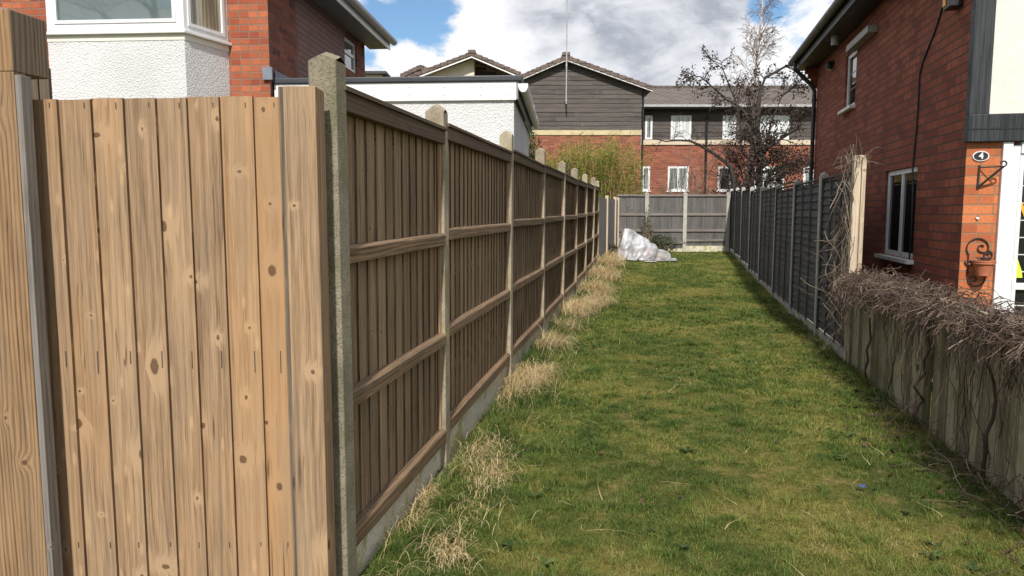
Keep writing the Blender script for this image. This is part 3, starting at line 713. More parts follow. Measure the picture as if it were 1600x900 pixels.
def straw():
    # u, v of the crown of the tuft, spread, length, share
    cl = [(748, 722, .07, .16, .5), (765, 752, .06, .13, .4), (812, 608, .09, .30, 1.2), (835, 596, .08, .26, .8), (795, 628, .07, .20, .4), (850, 552, .10, .30, .7), (866, 545, .08, .26, .5),
          (893, 498, .13, .36, 1.7), (905, 488, .12, .34, 1.2), (925, 462, .16, .42, 1.8), (938, 438, .2, .44, 1.8), (948, 418, .22, .46, 1.4), (932, 480, .12, .34, .9), (955, 408, .2, .40, .8),
          (690, 872, .04, .12, .22), (706, 884, .035, .11, .2), (632, 832, .05, .15, .14), (728, 808, .06, .11, .1), (616, 790, .04, .13, .15), (880, 520, .10, .3, .5), (660, 790, .04, .10, .15)]
    tot = sum(c[4] for c in cl); acc = []
    for c in cl: acc += [c] * max(1, int(9300 * c[4] / tot))
    nmain = len(acc); heads = {c: random.gauss(-.75, .3) for c in cl}
    def fn(i):
        if i >= nmain:
            y = 2.9 + 17 * random.random() ** 1.3; x = xl(y) + .02 + abs(random.gauss(0, .22))
            return (x, y, gz(x, y)), random.uniform(.08, .24), random.uniform(.0015, .0026) * max(1, y / 6), random.uniform(-2.4, 1.4), random.uniform(1.2, 4.0), random.random()
        c = acc[i]; u, v, rad, L, _ = c; p = ground_at(u, v)
        near = p.y < 7.5; xx = max(xl(p.y) + .02, p.x + random.gauss(0, rad * (1.0 if near else .8))); yy = p.y + random.gauss(0, rad * (2.1 if near else 1.3)); xx += (yy - p.y) * LT; xx = max(xl(yy) + .02, xx)
        az = heads[c] + random.gauss(0, .8) if random.random() < .6 else random.uniform(-3.1, 3.1)
        return (xx, yy, gz(xx, yy) + abs(random.gauss(.03, .03))), L * random.uniform(.6, 1.3), random.uniform(.0016, .0032) * max(1, yy / 6.5), az, random.uniform(2.4, 4.4) if near else random.uniform(1.5, 2.9), random.random() * (.7 if near else 1)
    o = long_blades(fn, nmain + 1900, M['straw'], 'dry_grass', 6); struct(o, 'stuff'); o['label'] = 'dead straw coloured grass in tussocks by the left fence'
    # loose straws lying on the lawn
    def fn2(i):
        y = random.uniform(2.8, 9); x = random.uniform(xl(y) + .2, xr(y) - .2)
        return (x, y, gz(x, y) + random.uniform(.035, .05)), random.uniform(.08, .32), random.uniform(.002, .0035), random.gauss(0.2, 1.0), 5.1, random.random()
    o = long_blades(fn2, 60, M['straw'], 'loose_straw', 5); struct(o, 'stuff'); o['label'] = 'loose straws lying on the lawn'
straw()


def lawn_weeds():
    mb = MB()
    for i in range(130):
        y = 2.9 + 12 * random.random() ** 1.6; e = random.random()
        x = xl(y) + .08 + abs(random.gauss(0, .35)) if e < .5 else (xr(y) - .08 - abs(random.gauss(0, .3)) if e < .8 else random.uniform(xl(y) + .2, xr(y) - .2))
        if not xl(y) + .03 < x < xr(y) - .03: continue
        z = gz(x, y) + .015; r = random.random(); S = random.uniform(.025, .06)
        for k in range(random.randint(5, 9)):
            a = random.uniform(0, 6.28); dx, dy = math.cos(a), math.sin(a); L = S * random.uniform(.7, 1.2); w = L * random.uniform(.16, .28); up = random.uniform(.15, .7)
            p0 = Vector((x, y, z)); m0 = p0 + Vector((dx * L * .55, dy * L * .55, L * up * .6)); p1 = p0 + Vector((dx * L, dy * L, L * up * .55)); sd = Vector((-dy, dx, 0)) * w
            mb.quad(p0, m0 - sd, p1, m0 + sd, r=min(1, max(0, r + random.gauss(0, .15))))
    o = mb.build('lawn_weeds', M['evergreen']); struct(o, 'stuff'); o['label'] = 'small broad leaved weeds growing in the lawn'
lawn_weeds()


def fallen_leaves():
    mb = MB()
    for i in range(300):
        if i < 272:
            y = random.uniform(3.2, 11); d = abs(random.gauss(0, .28)); x = xr(y) - .03 - d
        else:
            y = random.uniform(2.9, 12); x = random.uniform(xl(y) + .2, xr(y) - .1)
        s = random.uniform(.010, .026); a = random.uniform(0, 6.28); z = gz(x, y) + random.uniform(.012, .035)
        c, sn = math.cos(a) * s, math.sin(a) * s; t = random.uniform(-.02, .02)
        mb.quad((x - c, y - sn, z), (x - sn * .6, y + c * .6, z + t), (x + c, y + sn, z + t * .5), (x + sn * .6, y - c * .6, z - t), r=random.random())
    o = mb.build('fallen_leaves', M['brownleaf']); struct(o, 'stuff'); o['label'] = 'brown fallen leaves scattered along the right fence foot'
fallen_leaves()

# ------------------------------------------------------------------ left fence (brown, concrete posts)
def h_post(h, depth=0.11, length=0.10, groove=True, peak=0.036, z0=-0.25):
    """concrete slot post: plan H, top peaked across the fence line"""
    d, l = depth, length
    g0, g1, gi = d * 0.32, d * 0.70, 0.026
    poly = [(0, 0), (l, 0), (l, g0), (l - gi, g0), (l - gi, g1), (l, g1), (l, d), (0, d), (0, g1), (gi, g1), (gi, g0), (0, g0)]
    top = lambda x, y: h - peak * (abs(y / d - 0.5) * 2) ** 1.25 - 0.02 * abs(x / l - .5) * 2
    mb = MB(); r = random.random()
    if not groove: poly = [(0, 0), (l, 0), (l, d), (0, d)]; gi = 0.0
    n = len(poly)
    for i in range(n):
        a, b = poly[i], poly[(i + 1) % n]; ns = 6 if abs(a[1] - b[1]) > .02 else 1
        for k in range(ns):
            p = (a[0] + (b[0] - a[0]) * k / ns, a[1] + (b[1] - a[1]) * k / ns); q = (a[0] + (b[0] - a[0]) * (k + 1) / ns, a[1] + (b[1] - a[1]) * (k + 1) / ns)
            mb.face([(*p, z0), (*q, z0), (*q, top(*q)), (*p, top(*p))], None, r)
    ys = sorted({0, d * .16, g0, d * .5, g1, d * .84, d})
    for y0_, y1_ in zip(ys, ys[1:]):
        inner = g0 - 1e-6 <= y0_ and y1_ <= g1 + 1e-6
        xa, xb = (gi, l - gi) if inner else (0, l)
        xm = l / 2
        for (p, q) in ((xa, xm), (xm, xb)):
            mb.face([(p, y0_, top(p, y0_)), (q, y0_, top(q, y0_)), (q, y1_, top(q, y1_)), (p, y1_, top(p, y1_))], None, r)
    return mb


def feather_boards(L, z0, z1, y_face, y_back, pitch=0.118, jag=0.004):
    mb = MB(); x = 0.0
    while x < L - 0.02:
        w = min(pitch * random.uniform(0.92, 1.06), L - x); t = random.random()
        xa, xb = x, min(L, x + w + 0.012)
        ztop = z1 + random.uniform(-jag, jag)
        ya0, ya1 = y_face, y_face + (y_back - y_face) * 0.62           # thick edge proud, thin edge tucked back
        poly = [(xa, ya0), (xb, ya1), (xb, y_back), (xa, y_back - 0.001)]
        if y_face > y_back: poly = poly[::-1]
        mb.prism(poly, z0, ztop, t)
        ns = 6; k0 = len(mb.r) - ns
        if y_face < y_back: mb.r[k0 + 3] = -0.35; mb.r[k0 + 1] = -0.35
        x += w
    return mb


def left_fence():
    az = math.atan(LT); Y0 = 2.78
    t = thing('board_fence', 'long brown board fence with concrete posts along the left of the lane', 'fence', (LX + LT * Y0, Y0, 0), math.pi / 2 - az)
    ca = math.cos(az)
    Ys = [2.78, 4.30, 6.46, 8.66, 10.86, 13.02, 15.2, 17.38, 19.5]
    ss = [(y - Y0) / ca for y in Ys]
    z0s = [.165, .205, .235, .25, .265, .28, .30, .32]
    tops = [2.155, 2.185] + [z + 2.03 for z in z0s[1:-1]] + [2.36]
    tops = [2.155, 2.185, 2.27, 2.31, 2.31, 2.34, 2.35, 2.38, 2.39]
    # local y points away from the lane (left); lane side is y = 0
    for i, s in enumerate(ss):
        p = h_post(tops[i], groove=False, peak=.022 if i == 0 else .036).build('post', M['old_concrete'] if i == 0 else M['concrete'], t, bevel=0.006); p.location = (s, 0 if i else -.016, 0)
        p.rotation_euler = (R(random.uniform(-.7, .7)), R(random.uniform(-.6, .6)), 0) if i else (0, 0, 0)
        if i == 0: p['label'] = 'dark lichened concrete corner post'
    for i in range(len(ss) - 1):
        a, b = ss[i] + 0.082, ss[i + 1] + 0.018; L = b - a; z0 = z0s[i]; z1 = z0 + 1.86
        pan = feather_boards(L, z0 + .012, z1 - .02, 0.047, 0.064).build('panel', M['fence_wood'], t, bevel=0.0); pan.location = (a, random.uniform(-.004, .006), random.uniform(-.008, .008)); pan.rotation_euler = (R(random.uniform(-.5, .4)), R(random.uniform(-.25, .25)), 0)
        # frame battens at both ends, three rails, top rail with a cap
        for (x0, x1) in ((0.0, 0.03), (L - 0.035, L)):
            mb = MB(); mb.box(x0, x1, 0.030, 0.0465, z0 + .01, z1 - .03); mb.build('batten', M['batten_wood'], pan, bevel=.002)
        for zc, hh in ((z0 + 0.05, .08), (z0 + 0.635, .07), (z0 + 1.22, .07)):
            mb = MB(); sag = random.uniform(-.008, .008)
            e = 0.005; y0 = 0.004
            # slightly chamfered top so the ledge catches the light
            prof = [(y0, zc - hh / 2), (0.0468, zc - hh / 2), (0.0468, zc + hh / 2), (0.018, zc + hh / 2), (y0, zc + hh / 2 - .012)]
            mb.profile(prof, 0.002, L - .002, r=random.random()); rl = mb.build('rail', M['rail_wood'], pan, bevel=.002); rl.rotation_euler = (0, sag / L, 0)
        mb = MB(); mb.box(0, L, 0.006, 0.0468, z1 - .085, z1 - .012, along=0); mb.build('top_rail', M['cap_wood'], pan, bevel=.003)
        mb = MB(); mb.profile([(-0.008, z1 - .011), (.085, z1 - .011), (.085, z1 - .002), (.035, z1 + .014), (-0.008, z1 + .006)], -.002, L + .002, r=.5); mb.build('cap', M['cap_wood'], pan)
        mb = MB(); mb.box(a - .03, b + .03, 0.034, 0.074, -0.15, z0, along=0); mb.build('gravel_board', M['gravel'], t, bevel=.004)
    return t
left_fence()

# ------------------------------------------------------------------ front boards (gate panel), timber posts
def front():
    YF = 2.70
    def X(u, Y=YF): return at(u, 300, Y).x
    edges = [44, 98, 150, 200, 250, 298, 348, 400, 441]
    t = thing('board_gate', 'pale new feather edge board gate facing the camera at lower left', 'gate', (X(242), YF, 0))
    x0 = X(242)
    zt = at(242, 152, YF).z
    boards = []
    for i in range(8):
        a, b = X(edges[i]) - x0 + .0, X(edges[i + 1]) - x0
        mb = MB(); top = at(242, 155 - i * 0.6, YF).z + random.uniform(-.003, .003)
        r = [0.62, .55, .70, .35, .66, .45, .84, .93][i]
        # overlap: left edge tucked behind the neighbour's thick right edge
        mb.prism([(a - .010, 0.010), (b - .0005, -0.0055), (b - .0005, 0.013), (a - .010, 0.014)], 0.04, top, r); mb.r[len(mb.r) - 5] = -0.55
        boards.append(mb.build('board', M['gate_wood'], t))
    # nail stains: a dark streak below each nail, on its own board
    nm = plain('nail_stain', (0.06, 0.05, 0.046), .8)
    for i, bo in enumerate(boards):
        for zz in (zt - .022, 1.04, 0.30):
            b = X(edges[i + 1]) - x0 - random.uniform(.018, .03)
            f = (b - (X(edges[i]) - x0)) / (X(edges[i + 1]) - X(edges[i])); yf = 0.010 - .0155 * f - 0.0035
            hgt = random.uniform(.010, .022) if zz != 1.04 else random.uniform(.02, .09)
            mb = MB(); mb.box(b - .0012, b + .0012, yf, yf + .003, zz - hgt, zz + .003); mb.build('nail_stain', nm, bo)
    # rails on the far side
    for z in (.35, 1.05, 1.75):
        mb = MB(); mb.box(X(46) - x0, X(438) - x0, .016, .056, z - .05, z + .05, along=0); mb.build('rail', M['gate_wood'], t)
    # strip between last board and post
    mb = MB(); mb.box(X(441) - x0, X(452) - x0, -.012, .012, .02, at(440, 136, YF).z); mb.build('edge_strip', M['post_grey'], t)
    # timber post in front of the concrete corner post
    Yp = 2.62
    tp = MB(); xa, xb = X(446.5, Yp), X(497, Yp)
    tp.prism([(xa, Yp), (xb, Yp), (xb + .004, Yp + .105), (xa, Yp + .105)], -.1, lambda x, y: at(470, 134, Yp).z - (y - Yp) * .03, .6)
    o = tp.build('timber_post', M['gate_wood'], bevel=.003)
    tag(o, 'pale square timber post standing against the concrete corner post', 'post')
    # big left post
    t = thing('gate_post', 'golden square gate post with pyramid top at the left picture edge', 'post', (0, 0, 0))
    Y1 = 2.60; az = math.atan(.178); c, s = math.cos(az), math.sin(az)
    n0 = at(17, 60, Y1); x1, y1 = n0.x, Y1
    w, dp = 0.24, 0.16
    P = lambda a, b: (x1 - a * c + b * s, y1 + a * s * 0.6 + b * c)      # a to the left across the face, b away from camera
    ztop = at(17, 14, Y1).z
    mb = MB(); outl = [P(w, 0), P(0, 0), P(0, dp), P(w, dp)]
    cx = sum(p[0] for p in outl) / 4; cy = sum(p[1] for p in outl) / 4
    zb = at(17, 111, Y1).z
    # solid upper block
    acc = 0
    for i in range(4):
        a, b = outl[i], outl[(i + 1) % 4]; L = math.hypot(b[0] - a[0], b[1] - a[1])
        mb.face([(*a, zb), (*b, zb), (*b, ztop), (*a, ztop)], [(acc, zb), (acc + L, zb), (acc + L, ztop), (acc, ztop)], .5)
        mb.face([(*a, ztop), (*b, ztop), (cx, cy, ztop + .035)], [(acc, ztop), (acc + L, ztop), (acc + L / 2, ztop + .08)], .4); acc += L
    mb.face([(*p, zb) for p in reversed(outl)])
    o1 = mb.build('post_head', M['post_wood'], t, bevel=.003); o1.data.materials.append(M['post_grey'])
    for pf in o1.data.polygons:
        if pf.normal.x > .8 or pf.normal.z > .3: pf.material_index = 1
    mb = MB(); low = [P(w, 0.001), P(0.001, 0.001), P(0.001, .055), P(w, .055)]
    mb.prism(low, -.1, zb - .0005, .5); mb.build('shaft', M['post_wood'], t, bevel=.003)
    # weathered batten on the lane side of the shaft
    mb = MB(); mb.prism([P(-.001, .002), P(-.022, .004), P(-.022, .05), P(-.001, .05)], -.05, zb - .012, .3); mb.build('batten', M['grey_wood'], t, bevel=.002)
    # bit of the garden fence running back behind the post
    mb = MB()
    for k in range(8):
        a = at(-60 + k * 17.5, 150, 3.15); mb.prism([(a.x, 3.15), (a.x + .04, 3.15), (a.x + .04, 3.17), (a.x, 3.17)], 0, at(0, 104 + (k % 3) * 2, 3.15).z, random.random())
    mb.box(at(-60, 100, 3.2).x, at(78, 100, 3.2).x, 3.172, 3.21, 1.85, 1.93, along=0)
    o = mb.build('garden_fence', M['cap_wood']); tag(o, 'dark weathered garden fence boards just behind the gate post', 'fence')
front()

# ------------------------------------------------------------------ far end: pale-post fence, grey fence
def far_left_fence():
    a, b = Vector((xl(19.6), 19.6, gz(0, 19.6))), Vector((at(966, 390, 23.9).x, 23.9, gz(0, 23.9)))
    d = (b - a); L = math.hypot(d.x, d.y); az = math.atan2(d.x, d.y)
    t = thing('slat_fence', 'short grey vertical slat fence with pale timber posts beyond the brown fence', 'fence', a, math.pi / 2 - az)
    for s in (L * 0.36, L * 0.80, L * 0.985):
        mb = MB(); mb.box(s, s + .09, -.02, .07, -.2, 1.86); mb.build('post', M['pale_timber'], t, bevel=.005)
    for (s0, s1) in ((.12, L * .36 - .01), (L * .36 + .1, L * .80 - .01), (L * .8 + .1, L * .985 - .01)):
        mb = MB(); x = s0
        while x < s1 - .03:
            mb.box(x, min(s1, x + .075), .02, .035, .06, 1.78 + random.uniform(-.02, .02)); x += .1
        p = mb.build('panel', M['grey_fence_wood'], t)
        for z in (.3, .95, 1.6):
            mb = MB(); mb.box(s0, s1, .0355, .075, z - .035, z + .035, along=0); mb.build('rail', M['grey_fence_wood'], p)
    return t
far_left_fence()
def back_fence():
    Y = 24.0; zg = gz(0, Y)
    t = thing('weathered_fence', 'grey weathered board fence with concrete posts closing the far end of the lane', 'fence', (at(963, 390, Y).x, Y, zg), 0)
    x0 = at(963, 390, Y).x
    us = [963, 1009.5, 1069, 1136]; px = [at(u, 390, Y).x - x0 for u in us]
    for i, x in enumerate(px):
        if i == 0: continue
        p = h_post(1.93, .12, .12, groove=False, z0=-.3).build('post', M['grey_concrete'], t, bevel=.006); p.rotation_euler = (0, 0, 0); p.location = (x - .06, -.02, 0)
    for i in range(3):
        a, b = px[i] + (.05 if i else 0), px[i + 1] - .05; L = b - a
        zb = [0.12, .12, .2][i]
        p = feather_boards(L, zb, 1.80, .035, .055, .11).build('panel', M['grey_fence_wood'], t); p.location = (a, 0, 0)
        for z in (.18 + zb, .70, 1.22):
            mb = MB(); mb.box(0.0, L, .0, .034, z - .04, z + .04, along=0); mb.build('rail', M['grey_wood'], p, bevel=.003)
        mb = MB(); mb.box(0, L, -.005, .06, 1.80, 1.86, along=0); mb.build('cap', M['grey_wood'], p, bevel=.003)
        mb = MB(); mb.box(a - .02, b + .02, .02, .07, -.15, zb - .002, along=0); mb.build('gravel_board', M['gravel'], t)
    return t
back_fence()

# ------------------------------------------------------------------ right fence (black lap panels)
def right_fence():
    az = math.atan(RT); Y0 = 7.62
    t = thing('lap_fence', 'tall black overlap panel fence with slim concrete posts on the right', 'fence', (xr(Y0), Y0, 0), math.pi / 2 - az)
    ca = math.cos(az)
    Ys = [9.2, 11.25, 13.35, 15.6, 17.8, 20.0, 22.2, 24.2]; ss = [(y - Y0) / ca for y in Ys]
    gs = [gz(0, y) for y in Ys]
    # local +y is the lane side
    for i, s in enumerate(ss):
        p = h_post(2.06, .10, .095, groove=False).build('post', M['grey_concrete'], t, bevel=.005); p.location = (s, -.05, gs[i])
        p.rotation_euler = (R(random.uniform(-.4, .4)), R(random.uniform(-.5, .5)), 0)
    ends = [0.02] + [s + .1 for s in ss]
    for i in range(len(ss)):
        a, b = ends[i], ss[i] - .004; L = b - a; z0 = (gs[i] + (gs[i - 1] if i else 0)) / 2 + 0.10; z1 = z0 + 1.86
        mb = MB(); z = z0 + .03; n = 0
        while z < z1 - .03:
            hgt = random.uniform(.085, .105); r = random.random(); nx = 14
            # overlapped slat: lower edge proud and wavy
            low = [z + 0.007 * mnoise.noise((k * .9 + i * 10, z * 30, 1.0)) for k in range(nx + 1)]
            for k in range(nx):
                xa, xb = L * k / nx, L * (k + 1) / nx; zt = min(z1 - .02, z + hgt + .02)
                mb.face([(xb, .026, low[k + 1]), (xa, .026, low[k]), (xa, .003, zt), (xb, .003, zt)], [(low[k + 1], xb), (low[k], xa), (zt, xa), (zt, xb)], r)
                mb.face([(xa, .026, low[k]), (xb, .026, low[k + 1]), (xb, -.006, low[k + 1] + .004), (xa, -.006, low[k] + .004)], None, r)
                mb.face([(xa, -.006, low[k]), (xb, -.006, low[k + 1]), (xb, -.008, zt), (xa, -.008, zt)], None, r)
            z += hgt
        pan = mb.build('panel', M['black_fence_wood'], t); pan.location = (a, 0, 0)
        nb = 4
        for k in range(nb):
            x = .02 + (L - .04) * k / (nb - 1); mb = MB(); mb.box(x - .016, x + .016, .0265, .042, z0, z1); mb.build('batten', M['black_fence_wood'], pan, bevel=.002)
        mb = MB(); mb.box(0, L, -.02, .045, z1, z1 + .02, along=0); mb.build('cap', M['black_fence_wood'], pan)
        mb = MB(); mb.box(a - .01, b + .01, -.022, .02, z0 - .35, z0 - .004, along=0); mb.build('gravel_board', M['grey_concrete'], t)
    mb = MB(); mb.box(-.10, -.005, -.055, .05, -.2, 2.13); mb.box(-.128, -.102, -.06, -.02, -.2, 2.10)
    o = mb.build('end_post', M['pale_timber'], t, bevel=.004); o['label'] = 'pale timber end post'
    return t
right_fence()

# ------------------------------------------------------------------ low paling fence on the right with climber
PA, PB = Vector((xr(7.5) - .02, 7.5, 0)), Vector((2.43, 2.55, 0))
def paling():
    d = PA - PB; L = d.length; az = math.atan2(d.x, d.y)
    t = thing('paling_fence', 'low mossy green grey paling fence under a tangle of bare climber', 'fence', PB, math.pi / 2 - az)
    mb = MB(); x = 0.0
    while x < L - .02:
        w = min(random.uniform(.11, .21), L - x); r = random.random() ** 1.3
        off = random.uniform(-.008, .01); z1 = .93 + random.uniform(-.015, .015) + .05 * (1 - x / L)
        yaw = random.uniform(-.006, .006)
        mb.prism([(x + .004, -.02 + off), (x + w - .004, -.02 + off), (x + w - .004, .0 + off + yaw), (x + .004, .0 + off - yaw)], -.1, z1, r)
        x += w
    mb.build('palings', M['paling_wood'], t, bevel=.003)
    for z in (.3, .75):
        m2 = MB(); m2.box(0, L, -.075, -.035, z - .04, z + .04, along=0); m2.build('rail', M['paling_wood'], t)
    return t, L, az
pal, PL, PAZ = paling()


def climber():
    mb = MB()
    ux = (PA - PB).normalized(); un = Vector((-ux.y, ux.x, 0))      # un points to the lane
    def wander(p, d, n, step, jit, grav, r0, hug=None):
        pts = [p.copy()]
        for k in range(n):
            d = (d + Vector((random.gauss(0, jit), random.gauss(0, jit), random.gauss(0, jit) + grav))).normalized()
            p = p + d * step; p.z = max(p.z, .02)
            if p.z > 1.0 and random.random() < .8: d.z = min(d.z, 0) - .25
            if hug is not None:
                q = (p - PB).dot(un)
                if p.z < .95 and q < hug: p += un * (hug - q) * .9
            pts.append(p.copy())
        return pts
    for i in range(2300):                                            # the mat lying on top
        s = random.uniform(0.0, PL * 1.0) * 1.0
        wide = .08 + .05 * random.random()
        hump = .05 + .05 * mnoise.noise((s * 1.7, 0, 4)) + .03 * (1 - s / PL)
        p = PB + ux * s + un * random.gauss(-.02, wide) + Vector((0, 0, 0.86 + .05 * (1 - s / PL) + abs(random.gauss(0, .035)) + hump * random.random() * .8))
        a = random.gauss(0, .7) + (0 if random.random() < .5 else math.pi)
        d = ux * math.cos(a) + un * math.sin(a) * .9 + Vector((0, 0, random.gauss(.0, .22)))
        rr = random.choice((.0013, .0016, .002, .002, .0026, .004))
        mb.tube(wander(p, d.normalized(), random.randint(5, 9), .037, .34, -.09, rr), rr, 4, random.random(), cap=False)
    for i in range(230):                                             # hanging over the lane face
        s = random.uniform(0.0, PL) if random.random() < .45 else random.choice((.6, 1.05, 1.5, 1.9, 2.6, 3.3)) + random.gauss(0, .14)
        p = PB + ux * s + un * random.uniform(.02, .1) + Vector((0, 0, random.uniform(.82, .95)))
        d = un * .2 + ux * random.gauss(0, .5) + Vector((0, 0, -.4)); n = random.choice((4, 5, 6, 8, 11, 15))
        rr = random.choice((.0013, .0017, .0022, .003))
        mb.tube(wander(p, d.normalized(), n, .055, .17, -.30, rr, hug=.012), rr, 4, random.random() * .22, cap=False)
    for s in (.62, .66, .7, 1.55, 2.7, 4.2):                          # main stems coming up from the soil
        p = PB + ux * s + un * .04 + Vector((0, 0, 0)); pts = [p + Vector((random.gauss(0, .015), random.gauss(0, .015), k * .1)) + ux * math.sin(k * .9 + s * 9) * .03 for k in range(10)]
        mb.tube(pts, [.013 - .0007 * k for k in range(10)], 6, .25)
    for i in range(150):                                             # dead runners at the foot
        s = random.uniform(0.0, 3.2); p = PB + ux * s + un * abs(random.gauss(.05, .16)) + Vector((0, 0, random.uniform(.02, .10)))
        d = ux * random.gauss(0, 1) + un * random.gauss(0.2, .6) + Vector((0, 0, .15))
        mb.tube(wander(p, d.normalized(), 6, .05, .35, -.06, .002), random.choice((.0018, .0025)), 4, random.random() * .7, cap=False)
    o = mb.build('bare_climber', M['vine'])
    tag(o, 'tangled leafless brown climber lying over the low paling fence', 'climber')
    # second climber at the end post of the black fence
    mb = MB(); e = Vector((xr(7.62), 7.62, 0)); ax = Vector((math.sin(math.atan(RT)), math.cos(math.atan(RT)), 0)); an = Vector((-ax.y, ax.x, 0))
    for i in range(120):
        z = random.uniform(.3, 2.1); p = e + ax * random.gauss(.0, .07) + an * random.uniform(.04, .09) + Vector((0, 0, z))
        d = Vector((random.gauss(0, .25), random.gauss(0, .25), random.choice((1, -1)))).normalized(); pts = [p.copy()]
        for k in range(random.randint(4, 10)):
            d = (d + Vector((random.gauss(0, .22), random.gauss(0, .22), random.gauss(0, .2)))).normalized(); p = p + d * .07
            q = (p - e).dot(an)
            if q < .045: p += an * (.045 - q)
            if p.z > 2.2: d.z = -abs(d.z)
            pts.append(p.copy())
        mb.tube(pts, random.choice((.0018, .0025, .0032, .0045)), 4, random.random(), cap=False)
    for i in range(45):
        p = e + ax * random.gauss(0, .1) + an * random.gauss(0, .05) + Vector((0, 0, random.uniform(2.0, 2.1)))
        d = Vector((random.gauss(0, .6), random.gauss(0, .6), random.uniform(.1, .9))).normalized(); pts = [p.copy()]
        for k in range(random.randint(3, 6)):
            d = (d + Vector((random.gauss(0, .3), random.gauss(0, .3), random.gauss(-.12, .2)))).normalized(); p = p + d * .05; pts.append(p.copy())
        mb.tube(pts, random.choice((.0018, .0025)), 4, random.random(), cap=False)
    for i in range(60):                                              # sparse runners across the first panel
        z = random.uniform(.4, 1.9); p = e + ax * random.uniform(.1, .9) + an * .045 + Vector((0, 0, z)); pts = [p.copy()]
        d = Vector((ax.x * random.gauss(0, .6), ax.y * random.gauss(0, .6), random.gauss(0, 1))).normalized()
        for k in range(8):
            d = (d + Vector((random.gauss(0, .15), random.gauss(0, .15), random.gauss(0, .25)))).normalized(); p = p + d * .07
            q = (p - e).dot(an); p += an * (.05 - q); p.z = min(max(p.z, .1), 1.95); pts.append(p.copy())
        mb.tube(pts, random.choice((.002, .003)), 4, random.random(), cap=False)
    o = mb.build('twining_climber', M['vine_pale']); tag(o, 'dry twining stems clinging to the pale end post of the black fence', 'climber')
climber()

# ------------------------------------------------------------------ houses: helpers
def wall_holes(mb, mp, u0, u1, z0, z1, holes, depth=0.08, r=0.5):
    """a wall face in (u, z) with rectangular openings and reveals; mp(u, d, z) -> point, d going into the wall"""
    us = sorted({u0, u1, *[h[0] for h in holes], *[h[1] for h in holes]}); zs = sorted({z0, z1, *[h[2] for h in holes], *[h[3] for h in holes]})
    for a, b in zip(us, us[1:]):
        for c, d in zip(zs, zs[1:]):
            um, zm = (a + b) / 2, (c + d) / 2
            if any(h[0] < um < h[1] and h[2] < zm < h[3] for h in holes): continue
            mb.face([mp(a, 0, c), mp(b, 0, c), mp(b, 0, d), mp(a, 0, d)], [(a, c), (b, c), (b, d), (a, d)], r)
    for (a, b, c, d) in holes:
        for (p, q) in (((a, c), (b, c)), ((b, c), (b, d)), ((b, d), (a, d)), ((a, d), (a, c))):
            mb.face([mp(p[0], 0, p[1]), mp(p[0], depth, p[1]), mp(q[0], depth, q[1]), mp(q[0], 0, q[1])],
                    [(p[0], p[1]), (p[0] + depth * (p[0] == q[0]), p[1] + depth * (p[1] == q[1])), (q[0] + depth * (p[0] == q[0]), q[1] + depth * (p[1] == q[1])), (q[0], q[1])], r)


def mbox(mb, mp, a, b, c, d, d0, d1, r=0.5):
    """box in wall coordinates: u a..b, z c..d, depth d0 (outer) .. d1"""
    P = [mp(a, d0, c), mp(b, d0, c), mp(b, d0, d), mp(a, d0, d), mp(a, d1, c), mp(b, d1, c), mp(b, d1, d), mp(a, d1, d)]
    for f in ((0, 1, 2, 3), (5, 4, 7, 6), (4, 0, 3, 7), (1, 5, 6, 2), (3, 2, 6, 7), (4, 5, 1, 0)):
        pts = [P[i] for i in f]
        k = [(a, c), (b, c), (b, d), (a, d)] * 2
        mb.face(pts, [k[i] if f in ((0, 1, 2, 3),) else (k[i][0], k[i][1]) for i in f], r)


def window(parent, mp, a, b, c, d, mull=(), trans=(), fw=.045, d0=.03, d1=.078, pane=None, frame=None, sill=None, sill_m=None, bars=0, name='window'):
    mb = MB(); e = .001
    a, b, c, d = a + e, b - e, c + e, d - e
    mbox(mb, mp, a, b, c, c + fw, d0, d1); mbox(mb, mp, a, b, d - fw, d, d0, d1)
    mbox(mb, mp, a, a + fw, c + fw, d - fw, d0, d1); mbox(mb, mp, b - fw, b, c + fw, d - fw, d0, d1)
    for m_ in mull: mbox(mb, mp, m_ - fw * .5, m_ + fw * .5, c + fw, d - fw, d0, d1)
    for z in trans:
        xs = [a + fw, *[q for m_ in mull for q in (m_ - fw * .5, m_ + fw * .5)], b - fw]
        for i in range(0, len(xs), 2): mbox(mb, mp, xs[i], xs[i + 1], z - fw * .5, z + fw * .5, d0, d1)
    w = mb.build(name, frame or M['upvc'], parent)
    mb = MB(); dd = d0 + .018
    mb.face([mp(a + .01, dd, c + .01), mp(b - .01, dd, c + .01), mp(b - .01, dd, d - .01), mp(a + .01, dd, d - .01)], [(a, c), (b, c), (b, d), (a, d)])
    mb.build('pane', pane or M['glass_dark'], w)
    if bars:
        mb = MB()
        for k in range(1, bars):
            z = c + fw + (d - c - 2 * fw) * k / bars; mbox(mb, mp, a + fw, b - fw, z - .004, z + .004, dd - .004, dd - .001)
        mb.build('glazing_bar', M['grey_metal'], w)
    if sill:
        mb = MB(); mbox(mb, mp, a - .05, b + .05, c - .045, c - .002, -sill, d0 - .001); mb.build('sill', sill_m or M['upvc'], w, bevel=.004)
    return w

